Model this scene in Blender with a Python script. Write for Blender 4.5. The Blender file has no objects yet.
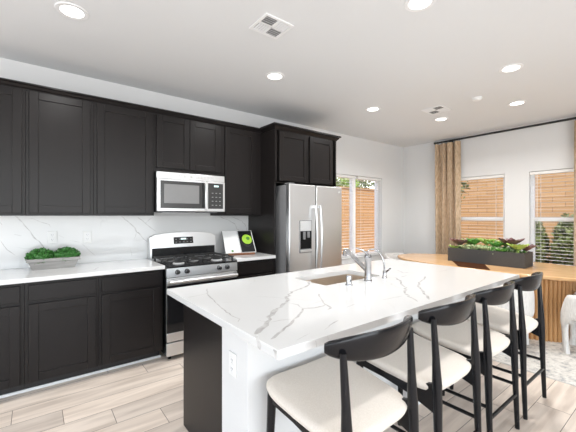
import bpy, bmesh, math, random
from mathutils import Vector, Matrix
PI = math.pi
sc = bpy.context.scene
COL = sc.collection

# ---------------------------------------------------------------- camera, world, sun, big lights, exposure
cam_d = bpy.data.cameras.new('camera')
cam = bpy.data.objects.new('camera', cam_d); COL.objects.link(cam)
cam.location = (0, 0, 1.393)
cam.rotation_euler = (PI/2, 0, -0.6618)
cam_d.sensor_width = 36; cam_d.lens = 326.25/576*36
cam_d.shift_y = -0.5/576
cam_d.clip_start = 0.02
sc.camera = cam

sc.view_settings.view_transform = 'Standard'
sc.view_settings.look = 'None'
sc.view_settings.gamma = 1
sc.view_settings.use_curve_mapping = False
sc.view_settings.exposure = 0.28

world = bpy.data.worlds.new('sky'); sc.world = world
world.use_nodes = True
wn = world.node_tree.nodes; wl = world.node_tree.links
sky = wn.new('ShaderNodeTexSky'); sky.sky_type = 'NISHITA'
sky.sun_disc = False; sky.sun_elevation = math.radians(52); sky.sun_rotation = math.radians(40)
sky.altitude = 50; sky.air_density = 1.0; sky.dust_density = 2.0
bg = wn['Background']; bg.inputs['Strength'].default_value = 0.33
wl.new(sky.outputs['Color'], bg.inputs['Color'])

sun_d = bpy.data.lights.new('sun', 'SUN'); sun_d.energy = 4.2; sun_d.angle = math.radians(0.6)
sun_d.color = (1, 0.95, 0.87)
sun = bpy.data.objects.new('sun', sun_d); COL.objects.link(sun)
sun.rotation_euler = Vector((0.42, 0.50, -0.80)).to_track_quat('-Z', 'Y').to_euler()

def area(name, loc, dirv, sx, sy, power, color=(1, 1, 1)):
    d = bpy.data.lights.new(name, 'AREA'); d.shape = 'RECTANGLE'; d.size = sx; d.size_y = sy
    d.energy = power; d.color = color
    o = bpy.data.objects.new(name, d); COL.objects.link(o)
    o.location = loc; o.rotation_euler = Vector(dirv).to_track_quat('-Z', 'Y').to_euler()
    return o
# added fill lamps, out of view, standing in for daylight behind and left
area('fill_rear', (0.2, -3.85, 1.45), (0.03, 1, 0.22), 6.0, 2.0, 170, (0.94, 0.972, 1.0))
area('fill_left', (-2.85, 0.2, 1.35), (1, 0.1, 0.95), 4.6, 2.2, 70, (0.95, 0.975, 1.0))
DOWN_W = 10.5

# ---------------------------------------------------------------- materials
def new_mat(name):
    m = bpy.data.materials.new(name); m.use_nodes = True
    nt = m.node_tree
    return m, nt, nt.nodes['Principled BSDF']

def pmat(name, color, rough=0.5, metal=0.0, noise=30.0, amt=0.06, bump=0.0, stretch=(1, 1, 1), spec=None, coat=0.0, emit=None, estr=0.0, sub=0.0):
    m, nt, b = new_mat(name)
    N = nt.nodes; L = nt.links
    tc = N.new('ShaderNodeTexCoord'); mp = N.new('ShaderNodeMapping'); mp.inputs['Scale'].default_value = stretch
    L.new(tc.outputs['Object'], mp.inputs['Vector'])
    nz = N.new('ShaderNodeTexNoise'); nz.inputs['Scale'].default_value = noise; nz.inputs['Detail'].default_value = 4
    L.new(mp.outputs['Vector'], nz.inputs['Vector'])
    mx = N.new('ShaderNodeMix'); mx.data_type = 'RGBA'
    c = Vector(color)
    mx.inputs[6].default_value = (*(c*(1-amt)), 1); mx.inputs[7].default_value = (*[min(1, v*(1+amt)) for v in c], 1)
    L.new(nz.outputs['Fac'], mx.inputs[0]); L.new(mx.outputs[2], b.inputs['Base Color'])
    b.inputs['Roughness'].default_value = rough; b.inputs['Metallic'].default_value = metal
    if spec is not None: b.inputs['Specular IOR Level'].default_value = spec
    if coat: b.inputs['Coat Weight'].default_value = coat; b.inputs['Coat Roughness'].default_value = 0.1
    if bump:
        bp = N.new('ShaderNodeBump'); bp.inputs['Strength'].default_value = bump; bp.inputs['Distance'].default_value = 0.01
        L.new(nz.outputs['Fac'], bp.inputs['Height']); L.new(bp.outputs['Normal'], b.inputs['Normal'])
    if emit: b.inputs['Emission Color'].default_value = (*emit, 1); b.inputs['Emission Strength'].default_value = estr
    if sub: b.inputs['Subsurface Weight'].default_value = sub
    return m

def math_node(nt, op, a, b=None, c=None):
    n = nt.nodes.new('ShaderNodeMath'); n.operation = op
    for i, v in enumerate((a, b, c)):
        if v is None: continue
        if isinstance(v, (int, float)): n.inputs[i].default_value = v
        else: nt.links.new(v, n.inputs[i])
    return n.outputs[0]

def floor_mat():
    m, nt, b = new_mat('floor_planks'); N = nt.nodes; L = nt.links
    tc = N.new('ShaderNodeTexCoord'); sp = N.new('ShaderNodeSeparateXYZ'); L.new(tc.outputs['Object'], sp.inputs[0])
    x, y = sp.outputs[0], sp.outputs[1]
    P, LEN = 0.2055, 1.2
    ky = math_node(nt, 'DIVIDE', math_node(nt, 'SUBTRACT', y, 0.58), P)
    k = math_node(nt, 'FLOOR', ky); fy = math_node(nt, 'FRACT', ky)
    off = math_node(nt, 'MULTIPLY', math_node(nt, 'SUBTRACT', k, 9), 0.28)
    xx = math_node(nt, 'DIVIDE', math_node(nt, 'ADD', math_node(nt, 'SUBTRACT', x, 0.44), off), LEN)
    i = math_node(nt, 'FLOOR', xx); fx = math_node(nt, 'FRACT', xx)
    ey = math_node(nt, 'MULTIPLY', math_node(nt, 'MINIMUM', fy, math_node(nt, 'SUBTRACT', 1, fy)), P)
    ex = math_node(nt, 'MULTIPLY', math_node(nt, 'MINIMUM', fx, math_node(nt, 'SUBTRACT', 1, fx)), LEN)
    seam = math_node(nt, 'LESS_THAN', math_node(nt, 'MINIMUM', ex, ey), 0.0019)
    cb = N.new('ShaderNodeCombineXYZ'); L.new(k, cb.inputs[0]); L.new(i, cb.inputs[1])
    wh = N.new('ShaderNodeTexWhiteNoise'); wh.noise_dimensions = '2D'; L.new(cb.outputs[0], wh.inputs['Vector'])
    h = wh.outputs['Value']
    # long soft grain along each plank, different on every plank
    c2 = N.new('ShaderNodeCombineXYZ')
    L.new(math_node(nt, 'ADD', math_node(nt, 'MULTIPLY', x, 1.3), math_node(nt, 'MULTIPLY', h, 37)), c2.inputs[0])
    L.new(math_node(nt, 'ADD', math_node(nt, 'MULTIPLY', y, 11), math_node(nt, 'MULTIPLY', h, 19)), c2.inputs[1])
    nz = N.new('ShaderNodeTexNoise'); nz.inputs['Scale'].default_value = 1.2; nz.inputs['Detail'].default_value = 6; nz.inputs['Distortion'].default_value = 0.6
    L.new(c2.outputs[0], nz.inputs['Vector'])
    cr = N.new('ShaderNodeValToRGB')
    cr.color_ramp.elements[0].position = 0.28; cr.color_ramp.elements[0].color = (0.56, 0.475, 0.41, 1)
    cr.color_ramp.elements[1].position = 0.62; cr.color_ramp.elements[1].color = (0.83, 0.735, 0.65, 1)
    L.new(nz.outputs['Fac'], cr.inputs[0])
    tint = N.new('ShaderNodeMix'); tint.data_type = 'RGBA'; tint.blend_type = 'MULTIPLY'; tint.inputs[0].default_value = 1
    tr = N.new('ShaderNodeValToRGB'); tr.color_ramp.elements[0].color = (0.84, 0.83, 0.82, 1); tr.color_ramp.elements[1].color = (1.05, 1.03, 1.0, 1)
    L.new(h, tr.inputs[0]); L.new(cr.outputs[0], tint.inputs[6]); L.new(tr.outputs[0], tint.inputs[7])
    fin = N.new('ShaderNodeMix'); fin.data_type = 'RGBA'; L.new(seam, fin.inputs[0])
    L.new(tint.outputs[2], fin.inputs[6]); fin.inputs[7].default_value = (0.16, 0.12, 0.095, 1)
    L.new(fin.outputs[2], b.inputs['Base Color']); b.inputs['Roughness'].default_value = 0.42
    return m

def quartz_mat():
    m, nt, b = new_mat('white_quartz'); N = nt.nodes; L = nt.links
    tc = N.new('ShaderNodeTexCoord')
    nz = N.new('ShaderNodeTexNoise'); nz.inputs['Scale'].default_value = 2.2; nz.inputs['Detail'].default_value = 5
    L.new(tc.outputs['Object'], nz.inputs['Vector'])
    mp = N.new('ShaderNodeMix'); mp.data_type = 'RGBA'; mp.inputs[0].default_value = 0.28
    L.new(tc.outputs['Object'], mp.inputs[6]); L.new(nz.outputs['Color'], mp.inputs[7])
    vo = N.new('ShaderNodeTexVoronoi'); vo.feature = 'DISTANCE_TO_EDGE'; vo.inputs['Scale'].default_value = 2.6
    L.new(mp.outputs[2], vo.inputs['Vector'])
    cr = N.new('ShaderNodeValToRGB'); cr.color_ramp.elements[0].position = 0.0; cr.color_ramp.elements[0].color = (1, 1, 1, 1)
    cr.color_ramp.elements[1].position = 0.014; cr.color_ramp.elements[1].color = (0, 0, 0, 1)
    L.new(vo.outputs['Distance'], cr.inputs[0])
    n2 = N.new('ShaderNodeTexNoise'); n2.inputs['Scale'].default_value = 3.1; L.new(tc.outputs['Object'], n2.inputs['Vector'])
    c2 = N.new('ShaderNodeValToRGB'); c2.color_ramp.elements[0].position = 0.52; c2.color_ramp.elements[1].position = 0.68
    L.new(n2.outputs['Fac'], c2.inputs[0])
    f = math_node(nt, 'MULTIPLY', math_node(nt, 'MULTIPLY', cr.outputs[0], c2.outputs[0]), 0.32)
    mx = N.new('ShaderNodeMix'); mx.data_type = 'RGBA'; L.new(f, mx.inputs[0])
    mx.inputs[6].default_value = (0.68, 0.68, 0.675, 1); mx.inputs[7].default_value = (0.40, 0.39, 0.38, 1)
    L.new(mx.outputs[2], b.inputs['Base Color']); b.inputs['Roughness'].default_value = 0.10
    return m

def vein_mat():
    m, nt, b = new_mat('quartz_vein'); N = nt.nodes; L = nt.links
    tc = N.new('ShaderNodeTexCoord'); nz = N.new('ShaderNodeTexNoise'); nz.inputs['Scale'].default_value = 26; nz.inputs['Detail'].default_value = 3
    L.new(tc.outputs['Object'], nz.inputs['Vector'])
    cr = N.new('ShaderNodeValToRGB')
    cr.color_ramp.elements[0].position = 0.35; cr.color_ramp.elements[0].color = (0.41, 0.40, 0.39, 1)
    cr.color_ramp.elements[1].position = 0.70; cr.color_ramp.elements[1].color = (0.63, 0.62, 0.61, 1)
    L.new(nz.outputs['Fac'], cr.inputs[0]); L.new(cr.outputs[0], b.inputs['Base Color']); b.inputs['Roughness'].default_value = 0.12
    return m

def wood_mat(name, c1, c2, axis=1, rough=0.4, scale=1.0):
    m, nt, b = new_mat(name); N = nt.nodes; L = nt.links
    tc = N.new('ShaderNodeTexCoord'); mp = N.new('ShaderNodeMapping')
    s = [14, 14, 14]; s[axis] = 1.2; mp.inputs['Scale'].default_value = [v*scale for v in s]
    L.new(tc.outputs['Object'], mp.inputs['Vector'])
    nz = N.new('ShaderNodeTexNoise'); nz.inputs['Scale'].default_value = 2; nz.inputs['Detail'].default_value = 6; nz.inputs['Distortion'].default_value = 0.8
    L.new(mp.outputs[0], nz.inputs['Vector'])
    cr = N.new('ShaderNodeValToRGB'); cr.color_ramp.elements[0].position = 0.3; cr.color_ramp.elements[0].color = (*c1, 1)
    cr.color_ramp.elements[1].position = 0.7; cr.color_ramp.elements[1].color = (*c2, 1)
    L.new(nz.outputs['Fac'], cr.inputs[0]); L.new(cr.outputs[0], b.inputs['Base Color']); b.inputs['Roughness'].default_value = rough
    return m

def block_mat(name, axis):
    m, nt, b = new_mat(name); N = nt.nodes; L = nt.links
    tc = N.new('ShaderNodeTexCoord'); sp = N.new('ShaderNodeSeparateXYZ'); L.new(tc.outputs['Object'], sp.inputs[0])
    cb = N.new('ShaderNodeCombineXYZ'); L.new(sp.outputs[axis], cb.inputs[0]); L.new(sp.outputs[2], cb.inputs[1])
    br = N.new('ShaderNodeTexBrick'); br.inputs['Scale'].default_value = 1.0
    br.inputs['Brick Width'].default_value = 0.40; br.inputs['Row Height'].default_value = 0.10; br.inputs['Mortar Size'].default_value = 0.006
    br.inputs['Color1'].default_value = (0.60, 0.345, 0.155, 1); br.inputs['Color2'].default_value = (0.68, 0.41, 0.20, 1)
    br.inputs['Mortar'].default_value = (0.38, 0.21, 0.10, 1)
    L.new(cb.outputs[0], br.inputs['Vector']); L.new(br.outputs['Color'], b.inputs['Base Color'])
    b.inputs['Roughness'].default_value = 0.9
    return m

def fabric_mat(name, c1, c2, scale=120):
    m, nt, b = new_mat(name); N = nt.nodes; L = nt.links
    tc = N.new('ShaderNodeTexCoord')
    n1 = N.new('ShaderNodeTexNoise'); n1.inputs['Scale'].default_value = scale; n1.inputs['Detail'].default_value = 3
    mp = N.new('ShaderNodeMapping'); mp.inputs['Scale'].default_value = (1, 1, 0.25); L.new(tc.outputs['Object'], mp.inputs[0])
    L.new(mp.outputs[0], n1.inputs['Vector'])
    cr = N.new('ShaderNodeValToRGB'); cr.color_ramp.elements[0].position = 0.35; cr.color_ramp.elements[0].color = (*c1, 1)
    cr.color_ramp.elements[1].position = 0.65; cr.color_ramp.elements[1].color = (*c2, 1)
    L.new(n1.outputs['Fac'], cr.inputs[0]); L.new(cr.outputs[0], b.inputs['Base Color'])
    b.inputs['Roughness'].default_value = 0.95; b.inputs['Sheen Weight'].default_value = 0.2
    return m

def rug_mat():
    m, nt, b = new_mat('rug_weave'); N = nt.nodes; L = nt.links
    tc = N.new('ShaderNodeTexCoord')
    n1 = N.new('ShaderNodeTexNoise'); n1.inputs['Scale'].default_value = 16; n1.inputs['Detail'].default_value = 8; n1.inputs['Roughness'].default_value = 0.75
    L.new(tc.outputs['Object'], n1.inputs['Vector'])
    cr = N.new('ShaderNodeValToRGB'); e = cr.color_ramp.elements
    e[0].position = 0.33; e[0].color = (0.28, 0.29, 0.31, 1); e[1].position = 0.48; e[1].color = (0.66, 0.63, 0.58, 1)
    k = e.new(0.60); k.color = (0.80, 0.77, 0.72, 1); k = e.new(0.75); k.color = (0.45, 0.44, 0.44, 1)
    L.new(n1.outputs['Fac'], cr.inputs[0]); L.new(cr.outputs[0], b.inputs['Base Color']); b.inputs['Roughness'].default_value = 1
    return m

def glass_mat():
    m = bpy.data.materials.new('window_glass'); m.use_nodes = True; nt = m.node_tree; N = nt.nodes; L = nt.links
    N.remove(N['Principled BSDF'])
    t = N.new('ShaderNodeBsdfTransparent'); g = N.new('ShaderNodeBsdfGlossy'); g.inputs['Roughness'].default_value = 0.02
    mx = N.new('ShaderNodeMixShader'); mx.inputs[0].default_value = 0.035; L.new(t.outputs[0], mx.inputs[1]); L.new(g.outputs[0], mx.inputs[2])
    L.new(mx.outputs[0], N['Material Output'].inputs['Surface'])
    return m

def steel_mat(name, color=(0.62, 0.62, 0.62), rough=0.34, stretch=(1, 1, 60)):
    m, nt, b = new_mat(name); N = nt.nodes; L = nt.links
    tc = N.new('ShaderNodeTexCoord'); mp = N.new('ShaderNodeMapping'); mp.inputs['Scale'].default_value = stretch
    L.new(tc.outputs['Object'], mp.inputs[0])
    nz = N.new('ShaderNodeTexNoise'); nz.inputs['Scale'].default_value = 6; nz.inputs['Detail'].default_value = 3; L.new(mp.outputs[0], nz.inputs['Vector'])
    mr = N.new('ShaderNodeMapRange'); mr.inputs['To Min'].default_value = rough-0.05; mr.inputs['To Max'].default_value = rough+0.07
    L.new(nz.outputs['Fac'], mr.inputs['Value']); L.new(mr.outputs[0], b.inputs['Roughness'])
    b.inputs['Base Color'].default_value = (*color, 1); b.inputs['Metallic'].default_value = 1
    return m

MT = dict(
    wall=pmat('wall_paint', (0.725, 0.724, 0.718), 0.9, noise=90, amt=0.01, bump=0.03),
    ceil=pmat('ceiling_paint', (0.745, 0.752, 0.757), 0.95, noise=70, amt=0.01, bump=0.04),
    trim=pmat('trim_paint', (0.84, 0.84, 0.84), 0.45, amt=0.01),
    floor=floor_mat(), quartz=quartz_mat(), vein=vein_mat(),
    cab=pmat('cabinet_espresso', (0.0115, 0.0095, 0.0092), 0.34, noise=3, amt=0.16, stretch=(8, 8, 0.6), spec=0.24),
    cabin=pmat('cabinet_interior', (0.02, 0.018, 0.018), 0.6),
    steel=steel_mat('stainless_steel', (0.74, 0.745, 0.75)),
    steel_dark=steel_mat('stainless_dark', (0.34, 0.34, 0.35), 0.35),  # darker steel tone, used on the microwave filters
    sink=steel_mat('sink_steel', (0.70, 0.62, 0.53), 0.42, (1, 1, 1)),
    chrome=pmat('chrome', (0.50, 0.50, 0.51), 0.12, 1.0, amt=0.02),
    black=pmat('black_enamel', (0.012, 0.012, 0.013), 0.18, amt=0.1),
    iron=pmat('cast_iron', (0.02, 0.02, 0.02), 0.55, noise=120, amt=0.3),
    bglass=pmat('black_glass', (0.010, 0.010, 0.011), 0.06, amt=0.1),
    mglass=pmat('microwave_glass', (0.20, 0.20, 0.20), 0.25, amt=0.04),
    smoke=pmat('smoked_glass', (0.045, 0.045, 0.045), 0.2),
    void=pmat('dark_recess', (0.008, 0.008, 0.008), 0.6, spec=0.1),
    darkbrown=pmat('dark_brown_matte', (0.055, 0.022, 0.010), 0.95, spec=0.05, noise=80, amt=0.2),
    grey=pmat('grey_plastic', (0.20, 0.20, 0.205), 0.45),
    lgrey=pmat('light_grey_plastic', (0.55, 0.55, 0.55), 0.4, amt=0.25, noise=140),
    white=pmat('white_plastic', (0.80, 0.80, 0.79), 0.35, amt=0.01),
    blackwood=pmat('black_wood', (0.007, 0.007, 0.0085), 0.20, noise=14, amt=0.2, stretch=(1, 1, 0.2), spec=0.3),
    cream=fabric_mat('cream_upholstery', (0.69, 0.625, 0.55), (0.75, 0.69, 0.615), 200),
    boucle=fabric_mat('white_boucle', (0.66, 0.64, 0.61), (0.78, 0.76, 0.73), 90),
    linen=fabric_mat('tan_linen', (0.40, 0.285, 0.18), (0.59, 0.445, 0.305), 60),
    oak=wood_mat('oak_top', (0.62, 0.36, 0.165), (0.76, 0.48, 0.245), 1, 0.17),
    oakv=wood_mat('oak_flutes', (0.50, 0.27, 0.11), (0.60, 0.34, 0.15), 2, 0.45),
    standwood=wood_mat('stand_wood', (0.16, 0.06, 0.025), (0.27, 0.11, 0.05), 0, 0.45),
    rug=rug_mat(), rugedge=fabric_mat('rug_binding', (0.55, 0.53, 0.50), (0.68, 0.66, 0.62), 60),
    rod=pmat('black_iron_rod', (0.012, 0.012, 0.012), 0.4),
    slat=pmat('blind_slat', (0.82, 0.81, 0.79), 0.5, amt=0.01),
    vinyl=pmat('white_vinyl', (0.92, 0.92, 0.92), 0.4, amt=0.01),
    glass=glass_mat(),
    lamp=pmat('lamp_diffuser', (0.9, 0.9, 0.9), 0.5, emit=(1, 0.98, 0.95), estr=3.0),
    ventin=pmat('duct_dark', (0.22, 0.22, 0.22), 0.8),
    blockx=block_mat('tan_block_x', 0), blocky=block_mat('tan_block_y', 1),
    patio=pmat('patio_concrete', (0.34, 0.33, 0.31), 0.9, noise=5, amt=0.1),
    planter=pmat('charcoal_planter', (0.055, 0.052, 0.05), 0.65, noise=60, amt=0.2),
    trough=wood_mat('grey_trough', (0.25, 0.24, 0.23), (0.34, 0.33, 0.315), 0, 0.7),
    soil=pmat('soil', (0.035, 0.025, 0.018), 1.0, noise=90, amt=0.5),
    leafd=pmat('boxwood_leaf', (0.042, 0.165, 0.03), 0.5, noise=60, amt=0.85),
    leafl=pmat('lime_leaf', (0.33, 0.46, 0.10), 0.45, noise=25, amt=0.35),
    leafg=pmat('green_succulent', (0.10, 0.28, 0.05), 0.4, noise=25, amt=0.45),
    leafp=pmat('plum_succulent', (0.16, 0.075, 0.075), 0.4, noise=25, amt=0.35),
    leafs=pmat('sage_succulent', (0.42, 0.50, 0.27), 0.5, noise=25, amt=0.25),
    hedge=pmat('hedge_leaf', (0.17, 0.21, 0.07), 0.55, noise=9, amt=0.95),
    bark=pmat('bark', (0.11, 0.08, 0.055), 0.9, noise=40, amt=0.4),
    paper=pmat('page_paper', (0.80, 0.80, 0.79), 0.6, amt=0.01),
    photo=pmat('photo_dark', (0.010, 0.010, 0.011), 0.5, spec=0.2),
    lime=pmat('lime_green_print', (0.34, 0.58, 0.03), 0.4, noise=60, amt=0.25),
    dgreen=pmat('dark_green_print', (0.05, 0.20, 0.02), 0.4),
    legend=pmat('pale_legend', (0.20, 0.20, 0.20), 0.5),
    display=pmat('clock_display', (0.3, 0.4, 0.4), 0.3, emit=(0.75, 0.95, 0.95), estr=0.9),
    tan=pmat('brass_lens', (0.35, 0.22, 0.12), 0.4),
)

# ---------------------------------------------------------------- mesh helpers
class MB:
    def __init__(s): s.bm = bmesh.new(); s.curved = False
    def _merge(s, b, mi):
        for f in b.faces: f.material_index = mi
        me = bpy.data.meshes.new('tmp'); b.to_mesh(me); b.free(); s.bm.from_mesh(me); bpy.data.meshes.remove(me)
    def box(s, x0, x1, y0, y1, z0, z1, b=0.0, mi=0, rot=None):
        t = bmesh.new(); bmesh.ops.create_cube(t, size=1)
        bmesh.ops.scale(t, vec=(abs(x1-x0), abs(y1-y0), abs(z1-z0)), verts=t.verts)
        if b: bmesh.ops.bevel(t, geom=t.edges[:], offset=b, segments=2, profile=0.5, affect='EDGES')
        if rot is not None: bmesh.ops.rotate(t, cent=(0, 0, 0), matrix=rot, verts=t.verts)
        bmesh.ops.translate(t, vec=((x0+x1)/2, (y0+y1)/2, (z0+z1)/2), verts=t.verts)
        s._merge(t, mi); return s
    def loft(s, rings, cap=True, closed=True, mi=0):
        s.curved = True
        t = bmesh.new(); R = [[t.verts.new(p) for p in r] for r in rings]
        n = len(R[0])
        for a, b in zip(R, R[1:]):
            for i in range(n if closed else n-1):
                j = (i+1) % n
                t.faces.new((a[i], a[j], b[j], b[i]))
        if cap:
            if len(R[0]) > 2:
                t.faces.new(list(reversed(R[0]))); t.faces.new(R[-1])
        bmesh.ops.recalc_face_normals(t, faces=t.faces)
        s._merge(t, mi); return s
    def tube(s, pts, r, seg=10, mi=0):
        pts = [Vector(p) for p in pts]
        rs = r if isinstance(r, (list, tuple)) else [r]*len(pts)
        rings = []; prev = None
        for i, p in enumerate(pts):
            d = (pts[min(i+1, len(pts)-1)]-pts[max(i-1, 0)]).normalized()
            if prev is None:
                u = d.cross(Vector((0, 0, 1)))
                if u.length < 1e-3: u = d.cross(Vector((0, 1, 0)))
            else: u = prev - d*prev.dot(d)
            u.normalize(); prev = u; v = d.cross(u)
            rings.append([p+(u*math.cos(2*PI*k/seg)+v*math.sin(2*PI*k/seg))*rs[i] for k in range(seg)])
        return s.loft(rings, mi=mi)
    def lathe(s, prof, c=(0, 0, 0), seg=24, mi=0, axis='z'):
        rings = []
        for r, z in prof:
            ring = []
            for k in range(seg):
                a = 2*PI*k/seg
                p = (max(r, 1e-4)*math.cos(a), max(r, 1e-4)*math.sin(a), z)
                if axis == 'y': p = (p[0], -p[2], p[1])
                if axis == 'x': p = (-p[2], p[1], p[0])
                ring.append(Vector(c)+Vector(p))
            rings.append(ring)
        return s.loft(rings, mi=mi)
    def prism(s, poly, a0, a1, plane='xy', mi=0, b=0.0):
        def P(p, h):
            return {'xy': (p[0], p[1], h), 'yz': (h, p[0], p[1]), 'xz': (p[0], h, p[1])}[plane]
        t = bmesh.new()
        A = [t.verts.new(P(p, a0)) for p in poly]; B = [t.verts.new(P(p, a1)) for p in poly]
        n = len(poly)
        t.faces.new(A); t.faces.new(list(reversed(B)))
        for i in range(n): t.faces.new((A[i], B[i], B[(i+1) % n], A[(i+1) % n]))
        bmesh.ops.recalc_face_normals(t, faces=t.faces)
        if b: bmesh.ops.bevel(t, geom=t.edges[:], offset=b, segments=2, profile=0.5, affect='EDGES')
        s._merge(t, mi); return s
    def faces(s, vs, fs, mi=0):
        t = bmesh.new(); V = [t.verts.new(v) for v in vs]
        for f in fs: t.faces.new([V[i] for i in f])
        s._merge(t, mi); return s

OFF = {}
def finish(o, label=None, cat=None, group=None, kind=None):
    if label: o['label'] = label
    if cat: o['category'] = cat
    if group: o['group'] = group
    if kind: o['kind'] = kind
    return o

def empty(name, loc, label, cat, group=None, rz=0.0):
    o = bpy.data.objects.new(name, None); COL.objects.link(o)
    o.location = loc; o.rotation_euler = (0, 0, rz); o.empty_display_size = 0.05
    OFF[o] = Vector(loc)
    return finish(o, label, cat, group)

def obj(name, mb, mats, parent=None, smooth=38, local=False, label=None):
    """link the collected shape as one mesh object; world coordinates unless local"""
    bm = mb.bm
    off = Vector((0, 0, 0))
    if parent is not None and not local: off = OFF[parent]
    if off.length: bmesh.ops.translate(bm, vec=-off, verts=bm.verts)
    lim = math.radians(smooth if (mb.curved or smooth != 38) else 20)
    for f in bm.faces: f.smooth = True
    for e in bm.edges:
        if len(e.link_faces) == 2:
            e.smooth = e.calc_face_angle(0) < lim
        else: e.smooth = False
    me = bpy.data.meshes.new(name); bm.to_mesh(me); bm.free()
    for m in (mats if isinstance(mats, (list, tuple)) else [mats]): me.materials.append(m if not isinstance(m, str) else MT[m])
    o = bpy.data.objects.new(name, me); COL.objects.link(o)
    if parent is not None: o.parent = parent
    OFF[o] = off if parent is not None else Vector((0, 0, 0))
    if label: o['label'] = label
    return o

def struct(name, mb, mats, parent=None):
    o = obj(name, mb, mats, parent)
    if parent is None: o['kind'] = 'structure'
    return o

def thing(name, mb, mats, label, cat, group=None, smooth=38):
    """a thing that is a single mesh, its origin moved to its base"""
    bm = mb.bm
    xs = [v.co for v in bm.verts]
    c = Vector(((min(v.x for v in xs)+max(v.x for v in xs))/2, (min(v.y for v in xs)+max(v.y for v in xs))/2, min(v.z for v in xs)))
    bmesh.ops.translate(bm, vec=-c, verts=bm.verts)
    o = obj(name, mb, mats, None, smooth)
    o.location = c; OFF[o] = c
    return finish(o, label, cat, group)

def copy_tree(o, parent=None):
    c = o.copy(); COL.objects.link(c)
    if parent is not None: c.parent = parent
    for ch in [x for x in bpy.data.objects if x.parent == o and x is not c]:
        copy_tree(ch, c)
    return c

# ---------------------------------------------------------------- the room shell
DW, WX, H = 3.824, 5.977, 2.785
XL, YB = -3.0, -4.0
struct('floor', MB().box(XL-.15, WX+.15, YB-.15, DW+.15, -.12, 0), 'floor')
struct('ceiling', MB().box(XL-.15, WX+.15, YB-.15, DW+.15, H, H+.15), 'ceil')
# kitchen wall with its window opening
bx0, bx1, bz0, bz1 = 3.66, 5.262, 0.65, 2.10
m = MB()
m.box(XL-.15, bx0, DW, DW+.15, 0, H); m.box(bx1, WX+.15, DW, DW+.15, 0, H)
m.box(bx0, bx1, DW, DW+.15, 0, bz0); m.box(bx0, bx1, DW, DW+.15, bz1, H)
struct('wall_back', m, 'wall')
# dining wall with two windows in view and one further along behind the viewer's right
wins = [(2.0, 2.90), (0.772, 1.672)]
wz0, wz1 = 0.62, 2.062
m = MB()
ys = sorted([v for w in wins for v in w])
edges = [DW] + ys[::-1] + [YB-.15]
for i in range(0, len(edges), 2): m.box(WX, WX+.15, edges[i+1], edges[i], 0, H)
for a, b in wins: m.box(WX, WX+.15, a, b, 0, wz0); m.box(WX, WX+.15, a, b, wz1, H)
struct('wall_right', m, 'wall')
m = MB()
m.box(XL-.15, XL, YB, -2.2, 0, H); m.box(XL-.15, XL, 2.6, DW, 0, H); m.box(XL-.15, XL, -2.2, 2.6, 2.5, H)  # side opening added, out of view, to let daylight in
struct('wall_left', m, 'wall')
# wall behind the viewer; its wide opening to the patio added to admit daylight
m = MB()
m.box(XL-.15, -2.85, YB-.15, YB, 0, H); m.box(3.3, WX, YB-.15, YB, 0, H); m.box(-2.85, 3.3, YB-.15, YB, 2.5, H)
struct('wall_front', m, 'wall')
struct('baseboard_right', MB().box(WX-.014, WX, YB, DW, 0, .10, .003), 'trim')
struct('baseboard_back', MB().box(3.34, WX-.014, DW-.014, DW, 0, .10, .003), 'trim')
# white shoe moulding along the toe kick
struct('trim_1', MB().box(-.62, .985, 3.300, 3.313, 0, .022, .003), 'trim')

# windows: frame, sill, glass
def win_right(n, y0, y1):
    xg = WX+.105
    m = MB(); f = .045
    m.box(xg-.03, xg+.03, y0, y0+f, wz0, wz1, .004); m.box(xg-.03, xg+.03, y1-f, y1, wz0, wz1, .004)
    m.box(xg-.03, xg+.03, y0+f, y1-f, wz0, wz0+f, .004); m.box(xg-.03, xg+.03, y0+f, y1-f, wz1-f, wz1, .004)
    m.box(xg-.035, xg+.03, y0+f, y1-f, 1.305, 1.365, .004)
    w = obj('window_%d' % n, m, 'vinyl'); w['kind'] = 'structure'
    obj('glass_pane', MB().box(xg-.003, xg+.003, y0+f, y1-f, 1.365, wz1-f), 'glass', w)
    obj('glass_pane', MB().box(xg-.003, xg+.003, y0+f, y1-f, wz0+f, 1.305), 'glass', w)
    obj('window_sill', MB().box(WX-.02, WX+.075, y0+.002, y1-.002, wz0, wz0+.018, .004), 'trim', w)
win_right(2, *wins[0]); win_right(3, *wins[1])
yg = DW+.115; mx0, mx1 = 4.50, 4.585
m = MB(); f = .045
m.box(bx0, bx0+f, yg-.03, yg+.03, bz0, bz1, .004); m.box(bx1-f, bx1, yg-.03, yg+.03, bz0, bz1, .004)
m.box(bx0+f, bx1-f, yg-.03, yg+.03, bz0, bz0+f, .004); m.box(bx0+f, bx1-f, yg-.03, yg+.03, bz1-f, bz1, .004)
m.box(mx0, mx1, yg-.04, yg+.03, bz0+f, bz1-f, .004)
w = obj('window_1', m, 'vinyl'); w['kind'] = 'structure'
obj('glass_pane', MB().box(bx0+f, mx0, yg-.003, yg+.003, bz0+f, bz1-f), 'glass', w)
obj('glass_pane', MB().box(mx1, bx1-f, yg-.003, yg+.003, bz0+f, bz1-f), 'glass', w)
obj('window_sill', MB().box(bx0+.002, bx1-.002, DW-.02, DW+.083, bz0, bz0+.018, .004), 'trim', w)

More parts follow.
